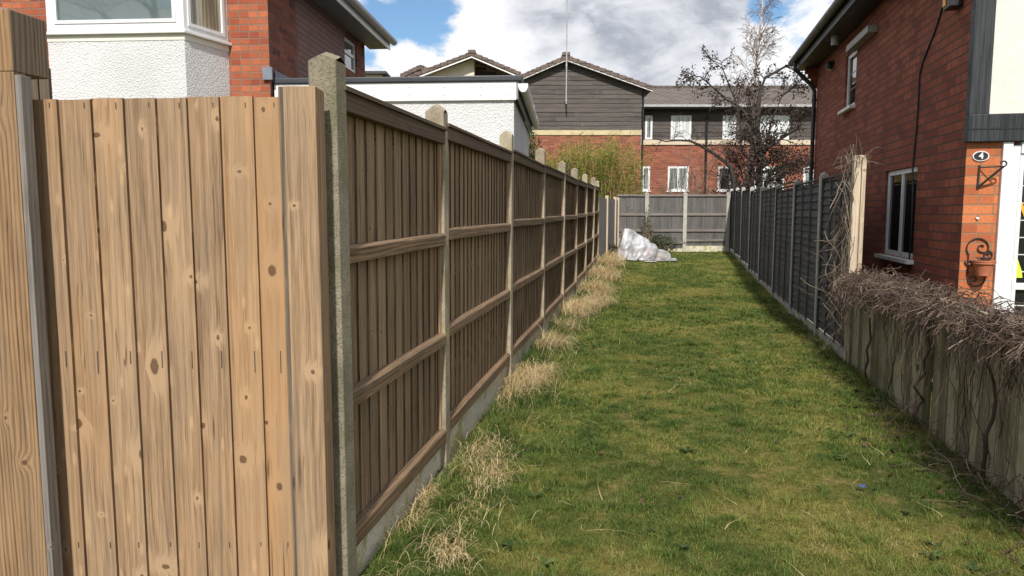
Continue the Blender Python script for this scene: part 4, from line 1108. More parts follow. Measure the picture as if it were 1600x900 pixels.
# ------------------------------------------------------------------ right house
RH = Frame(2.45 + .2217 * 6.33, 6.33, math.atan(.2217))
def right_house():
    f = RH
    t = thing('brick_house', 'red brick house with black timbers and number four on the right', 'house', f.o, -f.az)
    side = lambda u, d, z: (d, u, z)              # u = local y (back along the lane), d into the house = +x
    front = lambda u, d, z: (u, d, z)
    S = lambda px, py: f.hit(px, py, 0, 0.0)
    Fh = lambda px, py: f.hit(px, py, 1, 0.0)
    yb = S(1270, 300).y; zE = f.hit(1300, 60, 0, -.25).z
    zE = 4.12
    # windows on the lane side
    w1a, w1b = S(1430, 330).y, S(1381, 330).y; w1c, w1d = S(1405, 402).z, S(1405, 264).z
    w2a, w2b = S(1337.5, 120).y, S(1321, 120).y; w2c, w2d = S(1329, 168).z, S(1329, 82).z
    mb = MB(); wall_holes(mb, lambda u, d, z: side(u, d, z), 0, yb, -.1, zE + .25, [(w1a, w1b, w1c, w1d), (w2a, w2b, w2c, w2d)], .09)
    mb.face([(0, yb, -.1), (5, yb, -.1), (5, yb, zE + .25), (0, yb, zE + .25)])
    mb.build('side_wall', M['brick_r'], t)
    window(t, side, w1a, w1b, w1c, w1d, mull=(w1a + (w1b - w1a) * .52,), fw=.055, sill=.07)['label'] = 'two pane white window on the ground floor'
    window(t, side, w2a, w2b, w2c, w2d, fw=.06, sill=.08, bars=3)['label'] = 'small upstairs window'
    # front: brick pier, door, beam, timber post, render
    zb0, zb1 = Fh(1550, 222).z, Fh(1550, 179).z
    pr = Fh(1558, 340).x
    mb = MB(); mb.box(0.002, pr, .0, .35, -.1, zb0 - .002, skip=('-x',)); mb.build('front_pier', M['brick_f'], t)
    mb = MB(); mbox(mb, front, -.012, 5.0, zb0, zb1, -.06, .05); mb.build('beam', M['black_timber'], t, bevel=.006)
    m2 = MB(); mbox(m2, front, -.012, 5.0, zb0 + .10, zb0 + .112, -.064, -.0605); m2.build('beam_seam', M['black'], t)
    tw = Fh(1549, 100).x
    mb = MB(); mbox(mb, front, -.008, tw, zb1 + .001, 4.6, -.03, .06); mb.build('corner_timber', M['black_timber'], t, bevel=.006)
    mb = MB(); mbox(mb, front, tw + .002, 5.0, zb1 + .001, 5.0, -.008, .06); mb.build('rendered_panel', M['render_s'], t)
    for xk in (1.6, 2.9, 4.2):
        mb = MB(); mbox(mb, front, xk, xk + .2, zb1 + .001, 4.6, -.03, -.009); mb.build('stud', M['black_timber'], t)
    # front wall right of the door
    dx0, dx1 = pr, pr + 1.12
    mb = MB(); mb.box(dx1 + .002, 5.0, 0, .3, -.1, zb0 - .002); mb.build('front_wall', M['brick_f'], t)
    # white door set with glazed side light
    mb = MB()
    fw = Fh(1583, 340).x - pr
    mbox(mb, front, dx0 + .001, dx0 + fw * .62, -.05, zb0 - .004, -.035, .06); mbox(mb, front, dx0 + fw * .62 + .001, dx0 + fw * 1.15, -.05, zb0 - .03, -.015, .06)
    mbox(mb, front, dx1 - .07, dx1, -.05, zb0 - .004, -.035, .06); mbox(mb, front, dx0 + fw * 1.15 + .001, dx1 - .071, zb0 - .10, zb0 - .005, -.03, .06)
    dr = mb.build('door_frame', M['upvc'], t, bevel=.004)
    gx0, gx1 = dx0 + fw * 1.15 + .002, dx1 - .072
    zs = Fh(1585, 442).z
    mb = MB(); mbox(mb, front, gx0, gx1, zs - .055, zs, -.014, .05); mbox(mb, front, gx0, gx0 + .03, zs - .001, zb0 - .101, -.012, .05); mbox(mb, front, gx0, gx0 + .03, .249, zs - .054, -.012, .05); mbox(mb, front, gx0, gx1, -.05, .25, -.013, .05); mb.build('door', M['upvc'], t, merge=True)
    mb = MB(); mb.face([front(gx0, .02, .2), front(gx1, .02, .2), front(gx1, .02, zb0 - .1), front(gx0, .02, zb0 - .1)]); pn = mb.build('door_glass', M['glass_dark'], t)
    mb = MB()
    for k in range(9):
        z = zb0 - .22 - k * .145
        if z > .3: mbox(mb, front, gx0 + .03, gx1, z - .004, z + .004, .012, .018)
    mb.build('glazing_bar', M['white_metal'], pn)
    mb = MB()   # reflections in the glass painted as flat faces: yellow diagonal strip, hi-vis patch
    p0, p1 = f.hit(1588, 306, 1, .0), f.hit(1600, 334, 1, .0)
    mb.face([(p0.x, .010, p0.z), (p1.x + .05, .010, p1.z - .13), (p1.x + .05, .010, p1.z - .05), (p0.x, .010, p0.z + .06)]); mb.build('yellow_reflection', M['yellow'], pn)
    p0 = f.hit(1586, 434, 1, .0); mb = MB()
    mb.face([(p0.x, .010, p0.z), (p0.x + .06, .010, p0.z), (p0.x + .05, .010, p0.z + .06), (p0.x + .01, .010, p0.z + .17)]); mb.build('green_reflection', M['hivis'], pn)
    # eaves, roof
    zR = zE + .12
    mb = MB(); mb.box(-.3205, 0.0, -.35, yb + .25, zE - .02, zE + .02, along=1); mb.box(-.46, -.346, -.39, yb + .29, zE + .145, zE + .155, along=1); mb.build('soffit', M['black'], t)
    mb = MB(); mb.box(-.345, -.322, -.35, yb + .25, zE - .03, zE + .17, along=1); mb.build('fascia', M['black'], t)
    mb = MB(); mb.profile([(-.35 - .115 * .5 + .0575 * math.cos(q), zE + .13 + .06 * math.sin(q)) for q in [math.pi + math.pi * k / 8 for k in range(9)]] + [(-.35, zE + .14), (-.465, zE + .14)], -.4, yb + .3, axis='y')
    mb.build('gutter', M['black'], t)
    mb = MB()
    rz = zE + 2.0
    for (xa, za, xb, zb) in ((-.42, zE + .16, 2.6, rz), (2.6, rz, 5.6, zE + .16)):
        mb.face([(xa, -.4, za), (xb, -.4, zb), (xb, yb + .3, zb), (xa, yb + .3, za)], [(-.4, 0), (-.4, 3.5), (yb + .3, 3.5), (yb + .3, 0)])
        mb.face([(xa, -.4, za - .06), (xa, yb + .3, za - .06), (xb, yb + .3, zb - .06), (xb, -.4, zb - .06)])
    mb.build('roof', M['tile_g'], t)
    mb = MB(); mb.face([(-.0, -.008, 5.0), (5.0, -.008, 5.0), (2.6, -.008, rz - .1)]); mb.build('gable', M['render_s'], t)
    # corbel bricks at the far corner and downpipe
    mb = MB()
    for k in range(4): mb.box(-.05 - k * .05, .2, yb + .002, yb + .12 + .0, zE - .36 + k * .085, zE - .36 + k * .085 + .083)
    mb.build('corbel', M['brick_r'], t)
    py = S(1276, 200).y
    mb = MB(); mb.tube([(-.06, py, -.1), (-.06, py, zE - .45), (-.1, py, zE - .35), (-.40, py, zE - .05), (-.405, py, zE + .1)], .036, 10)
    for z in (1.2, 2.4, 3.5): mb.tube([(-.06, py, z), (-.06, py, z + .05)], .045, 10)
    mb.build('downpipe', M['black'], t, smooth=False)
    # boxed flue / light under the eaves, small lamp
    a, b = S(1371, 62), S(1335, 62)
    mb = MB(); z = S(1352, 62).z
    mb.box(-.12, -.0, min(a.y, b.y), max(a.y, b.y) - .08, z - .045, z + .045, along=1); mb.lathe([(0, -.04), (.05, -.04), (.055, 0), (.05, .04), (0, .04)], (-.06, max(a.y, b.y) - .05, z), 12)
    mb.build('boxed_lamp', M['grey_metal'], t, bevel=.008)
    p = S(1303, 104); mb = MB(); mb.lathe([(0, .0), (.05, .0), (.06, .06), (.035, .12), (0, .13)], (-.07, p.y, p.z - .04), 12); mb.box(-.05, 0, p.y - .02, p.y + .02, p.z + .03, p.z + .09); mb.build('security_lamp', M['black'], t, smooth=False)
    mb = MB(); mb.lathe([(0, -.012), (.03, -.010), (.046, .0)], (-.07, p.y, p.z - .042), 12); mb.build('lamp_lens', M['white_metal'], t)
    # cable down the side wall
    pts = []
    for (u, v) in ((1477, 0), (1470, 25), (1462, 50), (1452, 75), (1443, 98), (1438.5, 118), (1437, 150), (1434, 200), (1430, 240), (1428, 262), (1428, 300), (1426, 350), (1423, 400), (1421, 425)):
        q = S(u, v); pts.append((-.011, q.y, q.z))
    mb = MB(); mb.tube(pts, .009, 6); mb.build('cable', M['black'], t)
    p = S(1499, 3); mb = MB(); mb.prism([(-.11, p.y - .11), (-.004, p.y - .11), (-.004, p.y + .06), (-.11, p.y + .06)], p.z - .06, p.z + .2); ab = mb.build('alarm_box', M['black'], t, bevel=.01)
    mb = MB(); mb.box(-.118, -.112, p.y - .02, p.y + .05, p.z - .03, p.z + .18); mb.build('alarm_cover', M['yellow'], ab)
    # roof vent pipe
    q = f.hit(1306, 40, 0, -.2); mb = MB(); mb.lathe([(.055, -.3), (.055, .16), (.07, .165), (.07, .19), (.05, .2), (.05, .235), (.03, .26), (0, .265)], (-.2, q.y, zE + .14), 12); mb.build('vent_pipe', M['grey_metal'], t)
    # number plate
    c = Fh(1532, 244); mb = MB()
    ov = lambda rx, rz_, y0, y1, m_: (m_.profile([(c.x + rx * math.cos(2 * math.pi * k / 28), c.z + rz_ * math.sin(2 * math.pi * k / 28)) for k in range(28)], y0, y1, axis='y'))
    rx, rz2 = (Fh(1545, 244).x - Fh(1519, 244).x) / 2, (Fh(1532, 236).z - Fh(1532, 252).z) / 2
    mb = MB(); ov(rx, rz2, -.012, -.001, mb); pl = mb.build('number_plate', M['plate_white'], t)
    mb = MB(); ov(rx * .87, rz2 * .82, -.015, -.0125, mb); mb.build('plate_face', M['plate_black'], pl)
    cu = bpy.data.curves.new('numeral', 'FONT'); cu.body = '4'; cu.size = rz2 * 1.75; cu.align_x = 'CENTER'; cu.align_y = 'CENTER'; cu.extrude = .001; cu.offset = .0012
    to = bpy.data.objects.new('numeral', cu); COL.objects.link(to); bpy.context.view_layer.update()
    me = bpy.data.meshes.new_from_object(to.evaluated_get(bpy.context.evaluated_depsgraph_get())); bpy.data.objects.remove(to)
    me.materials.clear(); me.materials.append(M['plate_white'])
    no = bpy.data.objects.new('numeral', me); COL.objects.link(no); no.parent = pl; no.location = (c.x, -.0175, c.z); no.rotation_euler = (R(90), 0, 0)
    # hanging bracket
    A = Fh(1530, 262); B = Fh(1527, 293)
    mb = MB(); tip = (A.x + .13, -.14, A.z - .0)
    mb.tube([(A.x, -.008, A.z + .02), (B.x, -.008, B.z - .01)], .009, 6); mb.tube([(A.x, -.01, A.z), (tip[0] * .5 + A.x * .5, -.08, A.z), tip], .005, 6)
    mb.tube([(B.x, -.01, B.z), ((B.x + tip[0]) / 2, -.075, (B.z + tip[2]) / 2), tip], .010, 6)
    mb.tube([(tip[0] + .022 * math.sin(q), tip[1], tip[2] + .022 - .022 * math.cos(q)) for q in [k * .6 for k in range(9)]], .007, 6)
    mb.build('hanging_bracket', M['iron'], t)
    p = Fh(1527, 340); mb = MB(); mb.lathe([(0, -.0), (.014, .0), (.014, .01)], (0, 0, 0), 8); o = mb.build('wall_plug', M['plate_white'], t); o.location = (p.x, -.006, p.z); o.rotation_euler = (R(90), 0, 0)
    return t
right_house()


def planter():
    f = RH; Fh = lambda px, py: f.hit(px, py, 1, 0.0)
    c = Fh(1528, 410)
    w = f.M @ Vector((c.x, -.012, c.z))
    t = thing('wall_planter', 'scrolled iron wall planter holding a terracotta pot under the house number', 'planter', w, -f.az)
    s = .001 * (Fh(1550, 410).x - Fh(1510, 410).x) / .040 * 1.0   # metres per photo pixel at the wall
    L = lambda px, py: ((px - 1528) * s * 1.0, 0, (410 - py) * s)
    def spiral(cx, cy, r0, r1, a0, a1, n=26):
        return [L(cx + (r0 + (r1 - r0) * k / n) * math.cos(a0 + (a1 - a0) * k / n), cy - (r0 + (r1 - r0) * k / n) * math.sin(a0 + (a1 - a0) * k / n)) for k in range(n + 1)]
    mb = MB()
    mb.tube(spiral(1526, 385, 18, 16, R(215), R(-30), 22) + spiral(1532, 384, 9, 3, R(-30), R(-330), 16)[4:], .006, 6)
    mb.tube(spiral(1541, 398, 9, 3, R(100), R(-330)), .006, 6)
    mb.tube(spiral(1514, 410, 7, 2, R(160), R(500)), .006, 6)
    mb.tube(spiral(1526, 438, 14, 13, R(20), R(-170), 20) + spiral(1522, 440, 7, 2.5, R(180), R(-120), 16)[2:], .006, 6)
    mb.tube([L(1512, 395), L(1512, 432)], .006, 6)
    ring = [(L(1530, 409)[0] + .082 * math.cos(a), -.09 + .082 * math.sin(a), L(0, 408)[2]) for a in [2 * math.pi * k / 20 for k in range(21)]]
    mb.tube(ring, .006, 6)
    mb.build('scrollwork', M['iron'], t)
    mb = MB(); mb.lathe([(0, -.10), (.050, -.10), (.074, .0), (.086, .0), (.088, .03), (.078, .03), (.074, .012), (0, .010)], (L(1530, 409)[0], -.09, L(0, 411)[2]), 20)
    mb.build('pot', M['terracotta'], t, smooth=False)
    mb = MB()
    for i in range(70):
        a = random.uniform(0, 6.28); x, y = L(1530, 0)[0] + random.gauss(0, .022), -.09 + random.gauss(0, .022); z = L(0, 408)[2]
        pts = [(x, y, z)]; d = Vector((math.cos(a) * .5, math.sin(a) * .5, 1)).normalized(); p = Vector(pts[0])
        for k in range(4): p = p + d * random.uniform(.012, .024); d.z -= .25; pts.append(tuple(p))
        mb.tube(pts, .0022, 4, random.random(), cap=False)
    mb.build('dried_plant', M['vine'], t)
planter()


def bins():
    p = RH.M @ Vector((-.33, .75, 0))
    t = thing('blue_bin', 'blue lidded bin tucked between the paling fence and the house', 'bin', p, -RH.az)
    mb = MB()
    o = [(-.14, -.2), (.14, -.2), (.14, .2), (-.14, .2)]
    mb.prism(o, 0, .82); mb.build('body', M['blue'], t, bevel=.02)
    mb = MB(); mb.prism([(x * 1.1, y * 1.1) for x, y in o], .822, lambda x, y: .90 - abs(x) * .2); mb.build('lid', M['blue'], t, bevel=.012)
bins()

# ------------------------------------------------------------------ left house and extension
LH = Frame(at(421, 100, 8.6).x, 8.6, R(4.0))
def left_house():
    f = LH; t = thing('bay_house', 'red brick house with white rendered bay window behind the gate', 'house', f.o, -f.az)
    Fp = lambda u, v: f.hit(u, v, 1, 0.0); Sd = lambda u, v: f.hit(u, v, 0, 0.0)
    zE = 4.35; yb = Sd(570, 90).y
    front = lambda u, d, z: (u, d, z); side = lambda u, d, z: (-d, u, z)
    x0 = -7.5
    mb = MB(); mb.face([front(x0, 0, -.1), front(0, 0, -.1), front(0, 0, zE), front(x0, 0, zE)], [(x0, -.1), (0, -.1), (0, zE), (x0, zE)])
    mb.build('front_wall', M['brick_l'], t)
    wa, wb = Sd(538.5, 85).y, Sd(557.5, 85).y; wc, wd = Sd(548, 110).z, 4.25
    mb = MB(); wall_holes(mb, side, 0, yb, -.1, zE, [(wa, wb, wc, wd)], .09)
    mb.face([(0, yb, -.1), (x0, yb, -.1), (x0, yb, zE), (0, yb, zE)]); mb.face([(x0, yb, -.1), (x0, 0, -.1), (x0, 0, zE), (x0, yb, zE)])
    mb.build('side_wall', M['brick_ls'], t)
    window(t, side, wa, wb, wc, wd, trans=(wc + (wd - wc) * .55,), fw=.05, pane=M['glass_bay'])['label'] = 'side window below the eaves'
    # bay
    db = .62
    bl, br = f.hit(77, 100, 1, -db).x, f.hit(290, 100, 1, -db).x; bw = Fp(358, 100).x
    bwl = bl - (bw - br)
    out = [(bwl, -.001), (bl, -db), (br, -db), (bw, -.001)]
    zs = f.hit(180, 49, 1, -db).z
    mb = MB(); mb.prism(out, -.1, zs - .10, .5); mb.build('bay_wall', M['render'], t)
    grow = lambda k: [(bwl - k, -.002), (bl - k * .6, -db - k), (br + k * .6, -db - k), (bw + k, -.002)]
    mb = MB(); mb.prism(grow(.006), zs - .099, zs - .035); mb.build('bay_plinth', M['render_s'], t)
    mb = MB(); mb.prism(grow(.045), zs - .034, zs, .5); mb.build('bay_sill', M['upvc'], t, bevel=.006)
    zt = zs + 1.25
    mb = MB(); mb.prism(grow(.03), zt, zt + .35); mb.build('bay_roof', M['fascia'], t)
    # three lights
    def light(p, q, name, pane, fw=.075, label=None, post=.07):
        p, q = Vector((*p, 0)), Vector((*q, 0)); d = (q - p).normalized(); n = Vector((-d.y, d.x, 0)); L = (q - p).length
        mp = lambda u, dd, z: tuple(p + d * u + n * dd + Vector((0, 0, z)))
        w = window(t, mp, 0.001, L - .001, zs + .002, zt - .002, fw=fw, d0=.0, d1=.06, pane=pane)
        # opening sash inside the frame
        mb = MB(); a, b, c, e = fw - .004, L - fw + .004, zs + fw - .004, zt - fw + .004
        g = .035
        mbox(mb, mp, a, b, c, c + g, -.012, .014); mbox(mb, mp, a, b, e - g, e, -.012, .014); mbox(mb, mp, a, a + g, c + g, e - g, -.012, .014); mbox(mb, mp, b - g, b, c + g, e - g, -.012, .014)
        mb.build('sash', M['upvc'], w)
        if label: w['label'] = label
    light(out[1], out[2], 'window', M['glass_bay'], .09, 'wide front light of the bay')
    light(out[2], out[3], 'window', M['glass_curt'], .06, 'narrow curtained side light of the bay')
    light(out[0], out[1], 'window', M['glass_curt'], .06)
    # eaves on the lane side
    ov = .34; ye = yb + .32
    mb = MB(); mb.box(.0, ov, -.4, ye, zE, zE + .025, along=1); mb.build('soffit', M['soffit'], t)
    mb = MB(); mb.box(ov + .001, ov + .022, -.4, ye, zE - .02, zE + .17, along=1); mb.build('fascia', M['fascia'], t)
    mb = MB(); mb.profile([(ov + .082 + .058 * math.cos(q), zE + .12 + .06 * math.sin(q)) for q in [math.pi + math.pi * k / 8 for k in range(9)]] + [(ov + .14, zE + .135), (ov + .024, zE + .135)], -.42, ye + .03, axis='y')
    mb.build('gutter', M['gutter_grey'], t)
    mb = MB(); rz = zE + 2.6; e = zE + .16
    R0 = [(ov + .09, -.42), (ov + .09, ye + .02), (x0 - .3, ye + .02), (x0 - .3, -.42)]; r1, r2 = (-2.6, yb / 2), (x0 + 2.4, yb / 2)
    mb.face([(*R0[0], e), (*R0[1], e), (*r1, rz)], [(0, 0), (5, 0), (2.5, 3)]); mb.face([(*R0[1], e), (*R0[2], e), (*r2, rz), (*r1, rz)], [(0, 0), (8, 0), (5, 3), (2, 3)])
    mb.face([(*R0[2], e), (*R0[3], e), (*r2, rz)], [(0, 0), (5, 0), (2.5, 3)]); mb.face([(*R0[3], e), (*R0[0], e), (*r1, rz), (*r2, rz)], [(0, 0), (8, 0), (6, 3), (2, 3)])
    mb.face([(x, y, e - .01) for x, y in reversed(R0)])
    mb.build('roof', M['tile_b'], t)
    # a thin black pipe end at the eave corner
    return zE
left_house()


def extension():
    f = Frame(LH.o.x, LH.o.y, R(4.0))
    t = thing('house_extension', 'white rendered flat roofed extension with deep white fascia beside the brick house', 'house', f.M @ Vector((0.02, .10, 0)), -f.az)
    d = .10
    h = lambda u, v: f.hit(u, v, 1, d) - Vector((0.02, .10, 0))
    xr_ = h(803, 170).x; zt, zm, zb = h(700, 120).z, h(700, 129).z, h(700, 158).z
    yb = 3.6
    mb = MB(); mb.box(0.0, xr_, 0, yb, -.1, zb + .05); mb.build('wall', M['render'], t)
    mb = MB(); mb.box(.0, xr_ + .03, -.035, -.001, zb, zm - .002, along=0); fa = mb.build('fascia', M['fascia'], t, bevel=.006)
    mb = MB()
    for u in (585, 640, 695, 751, 797):
        for v in (137, 149): q = h(u, v); mb.lathe([(0, -.006), (.007, -.004), (.007, .004)], (q.x, -.037, q.z), 6)
    mb.build('screw_cap', M['white_metal'], fa)
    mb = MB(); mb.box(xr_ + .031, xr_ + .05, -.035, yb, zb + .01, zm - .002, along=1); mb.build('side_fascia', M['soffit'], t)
    mb = MB(); mb.box(-.02, xr_ + .10, -.06, yb + .05, zm, zt, along=0); mb.build('roof_edge', M['roofedge'], t, bevel=.012)
    # gutter along the lane side with lapped lengths
    gx = xr_ + .052
    mb = MB(); y = -.06
    while y < yb:
        y2 = min(yb, y + .55)
        prof = [(gx + .055 + .055 * math.cos(q), zm - .05 + .075 * math.sin(q)) for q in [math.pi + math.pi * k / 8 for k in range(9)]] + [(gx + .11, zm - .03), (gx, zm - .03)]
        k = .004 if int(y * 2) % 2 else 0
        mb.profile([(a + k, b - k) for a, b in prof], y, y2 - .004, axis='y'); y = y2
    mb.build('gutter', M['fascia'], t)
    # blue-grey flashing against the brick
    mb = MB(); mb.face([(-.001 + .005, 0, zt + .001), (.004, 2.2, zt + .001), (.004, 2.2, zt + .06), (.004, 0, zt + .10)]); mb.box(-.09, .02, -.14, -.105, zt - .03, zt + .11); mb.build('flashing', M['lead'], t)
    return t
extension()

# ------------------------------------------------------------------ care home at the back
BG = 28.0; BW = 32.0
def tile_verge(mb, x0, z0, x1, z1, Y, n, th=.14, depth=7.0):
    """stepped tiles up a verge, each tile a small block; roof plane behind"""
    for k in range(n):
        a, b = k / n, (k + 1) / n; xa, xb = x0 + (x1 - x0) * a, x0 + (x1 - x0) * b; za, zb = z0 + (z1 - z0) * a, z0 + (z1 - z0) * b
        s = (z1 - z0) / n * .18
        mb.profile([(xa, za), (xb, zb - 0.02), (xb, zb + th - s), (xa, za + th + s)] if xb > xa else [(xa, za), (xa, za + th + s), (xb, zb + th - s), (xb, zb - .02)], Y, Y + depth, axis='y', r=random.random())


def clad(mb, x0, x1, z0, z1, Y, top=None, pitch=.15):
    """horizontal boards, optionally cut under a roof line top(x)"""
    z = z0
    while z < z1 - .01:
        h = min(pitch, z1 - z); x = x0
        while x < x1 - .01:
            x2 = min(x1, x + random.uniform(1.2, 3.2))
            if x1 - x2 < .3: x2 = x1
            a, b = x, x2
            if top:
                ns = 8; pts = [(a + (b - a) * k / ns) for k in range(ns + 1)]
                ok = [p for p in pts if top(p) > z + h * .5]
                if not ok: x = x2; continue
                a, b = min(ok), max(ok)
                if b - a < .02: x = x2; continue
            r = random.random(); y = Y + random.uniform(-.004, .004)
            zt = z + h
            za = min(zt, top(a)) if top else zt; zb_ = min(zt, top(b)) if top else zt
            P = [(a, y - .012, z), (b, y - .012, z), (b, y + .004, max(z + .003, zb_)), (a, y + .004, max(z + .003, za))]
            mb.face(P, [(p[2], p[0]) for p in P], r)
            mb.face([(a, y - .012, z), (a, y + .03, z), (b, y + .03, z), (b, y - .012, z)], None, r)
            x = x2
        z += h


def care_home():
    zg = gz(0, 30)
    t = thing('apartment_block', 'two storey brick block with dark timber cladding and gables beyond the lane', 'building', (0, 0, 0))
    g = lambda u, v: at(u, v, BG); w = lambda u, v: at(u, v, BW)
    # --- front gable
    xl_, xr_ = g(816, 200).x, g(1002, 200).x; zb = g(900, 205.5).z; zc = g(900, 211).z
    ax, az_ = g(884, 95).x, g(884, 97).z; zl, zr = g(820, 120).z, g(1002, 138).z
    x_lo = g(790, 200).x
    mb = MB(); mb.box(x_lo, xr_, BG, BG + 4, zg - .3, zc - .002); mb.build('brick_wall', M['brick_b'], t)
    mb = MB(); mb.box(x_lo, xr_ + .01, BG - .03, BG + .5, zc, g(900, 203.5).z); mb.build('band', M['cream'], t)
    def top(x):
        return az_ - (az_ - zl) * (ax - x) / (ax - g(820, 120).x) if x < ax else az_ - (az_ - zr) * (x - ax) / (xr_ - ax)
    mb = MB(); clad(mb, xl_, xr_, g(900, 203.4).z, az_, BG, top, pitch=.165)
    mb.face([(xl_, BG + .012, zb), (xr_, BG + .012, zb), (xr_, BG + .012, zr), (ax, BG + .012, az_), (xl_, BG + .012, zl)])
    mb.face([(xr_ - .002, BG + .012, zb), (xr_ - .002, BG + 4, zb), (xr_ - .002, BG + 4, zr), (xr_ - .002, BG + .012, zr)], [(zb, 0), (zb, 4), (zr, 4), (zr, 0)], .2)
    mb.build('cladding', M['clad_wood'], t)
    lx = g(814, 123)
    rx = g(1018, 138)
    mb = MB(); tile_verge(mb, lx.x, lx.z - .04, ax, az_ + .06, BG - .3, 9); tile_verge(mb, rx.x, rx.z - .1, ax, az_ + .06, BG - .3, 13)
    mb.box(ax - .14, ax + .14, BG - .32, BG + 6, az_ + .17, az_ + .30)
    mb.build('roof', M['tile_b'], t)
    for (p, q) in (((lx.x, lx.z - .10), (ax, az_ + .0)), ((rx.x, rx.z - .16), (ax, az_ + .0))):
        mb = MB(); pts = [(p[0], p[1]), (q[0], q[1]), (q[0], q[1] + .055), (p[0], p[1] + .055)]
        if p[0] > q[0]: pts = pts[::-1]
        mb.profile(pts, BG - .27, BG - .2, axis='y'); mb.build('barge_board', M['fascia'], t)
    # mast on the gable
    mp = g(883.5, 165); mb = MB(); mb.tube([(mp.x, BG - .42, mp.z), (mp.x, BG - .42, g(884, -40).z + .5)], .026, 8)
    for z in (mp.z + .15, mp.z + 1.4): mb.box(mp.x - .03, mp.x + .03, BG - .42, BG, z - .03, z + .03)
    mb.build('mast', M['gutter_grey'], t)
    # --- second gable to the left, further back
    Y2 = BG + 2.5; k = lambda u, v: at(u, v, Y2)
    a2 = k(738, 90); l2 = k(640, 127); r2 = k(814, 122)
    mb = MB(); tile_verge(mb, l2.x, l2.z, a2.x, a2.z, Y2 - .5, 10); tile_verge(mb, r2.x, r2.z - .0, a2.x, a2.z, Y2 - .5, 9); mb.box(a2.x - .15, a2.x + .15, Y2 - .52, Y2 + 6, a2.z + .08, a2.z + .2)
    mb.build('roof', M['tile_b'], t)
    xm = k(741, 100).x
    mb = MB(); mb.face([(l2.x, Y2, zg), (xm, Y2, zg), (xm, Y2, a2.z - .05), (l2.x, Y2, l2.z)]); mb.face([(xm, Y2, zg), (xm, Y2 + 1.2, zg), (xm, Y2 + 1.2, a2.z), (xm, Y2, a2.z - .05)]); mb.build('cream_wall', M['cream2'], t)
    mb = MB(); clad(mb, xm + .01, k(808, 120).x, k(738, 150).z, a2.z, Y2 + 1.0, lambda x: a2.z - (a2.z - r2.z) * (x - a2.x) / (r2.x - a2.x)); mb.build('cladding', M['clad_wood'], t)
    for (p, q) in (((l2.x, l2.z - .05), (a2.x, a2.z - .05)), ((r2.x, r2.z - .05), (a2.x, a2.z - .05))):
        mb = MB(); pts = [(p[0], p[1] - .05), (q[0], q[1] - .05), (q[0], q[1]), (p[0], p[1])]
        if p[0] > q[0]: pts = pts[::-1]
        mb.profile(pts, Y2 - .48, Y2 - .42, axis='y'); mb.build('barge_board', M['fascia'], t)
    # third small gable top
    Y3 = BG + 9; k3 = lambda u, v: at(u, v, Y3); a3 = k3(657, 107); l3 = k3(625, 122); r3 = k3(690, 122)
    mb = MB(); tile_verge(mb, l3.x, l3.z, a3.x, a3.z, Y3, 5, .2, 3); tile_verge(mb, r3.x, r3.z, a3.x, a3.z, Y3, 5, .2, 3); mb.build('roof', M['tile_b'], t)
    # --- wing
    x0, x1 = w(1004, 200).x, w(1420, 200).x
    ze = w(1100, 169).z; zbt, zbb = w(1100, 218.8).z, w(1100, 226.3).z
    wall = lambda u, d, z: (u, BW + d, z)
    up = []; lo = []
    U = lambda u: w(u, 200).x
    zu0, zu1 = w(1100, 218).z, w(1100, 180.5).z; zl0, zl1 = w(1100, 298.5).z, w(1100, 260).z
    up = [(U(1008), U(1019.3), 0), (U(1048), U(1080), 1), (U(1129), U(1150), 0), (U(1184), U(1233), 2)]
    lo = [(U(994), U(1017), 1), (U(1045), U(1077.5), 1), (U(1123.5), U(1144.5), 0), (U(1181), U(1228), 2), (U(1258), U(1292), 1)]
    mb = MB(); wall_holes(mb, wall, U(985), x1, zg - .5, zbb, [(a, b, zl0, zl1) for a, b, _ in lo], .10); mb.build('brick_wall', M['brick_b'], t)
    mb = MB(); mb.box(x0, x1, BW - .05, BW + .2, zbb + .001, zbt, along=0); mb.build('band', M['cream_w'], t)
    # cladding between the upper windows
    mb = MB(); xs = [x0] + [q for a, b, _ in up for q in (a, b)] + [x1]
    for i in range(0, len(xs), 2): clad(mb, xs[i], xs[i + 1], zbt + .002, ze + .1, BW, pitch=.16)
    for a, b, _ in up: clad(mb, a, b, zu1, ze + .1, BW, pitch=.16); mb.face([(a, BW + .1, zbt), (b, BW + .1, zbt), (b, BW + .1, zu1), (a, BW + .1, zu1)])
    mb.build('cladding', M['clad_wood'], t)
    for i, (a, b, n) in enumerate(up):
        mu = tuple(a + (b - a) * (k + 1) / (n + 1) for k in range(n)); window(t, wall, a, b, zu0, zu1, mull=mu, fw=.085, d0=-.02, d1=.05, pane=M['glass_white'] if i else M['glass_far'])
    for i, (a, b, n) in enumerate(lo):
        mu = tuple(a + (b - a) * (k + 1) / (n + 1) for k in range(n)); window(t, wall, a, b, zl0, zl1, mull=mu, fw=.085, d0=-.01, d1=.06, pane=M['glass_far'] if i != 2 else M['glass_dark'], sill=.05)
    mb = MB(); zt = w(1100, 136.5); ridge = at(1100, 137, BW + 3.4)
    mb.face([(x0 - .6, BW - .45, ze + .06), (x1, BW - .45, ze + .06), (x1, BW + 3.4, ridge.z), (x0 - .6, BW + 3.4, ridge.z)], [(x0, 0), (x1, 0), (x1, 4.2), (x0, 4.2)])
    mb.face([(x0 - .6, BW - .45, ze + .03), (x0 - .6, BW + .2, ze + .03), (x1, BW + .2, ze + .03), (x1, BW - .45, ze + .03)])
    mb.face([(x1, BW + 3.4, ridge.z), (x1, BW + 8, ze), (x0 - .6, BW + 8, ze), (x0 - .6, BW + 3.4, ridge.z)], [(x1, 4), (x1, 0), (x0, 0), (x0, 4)])
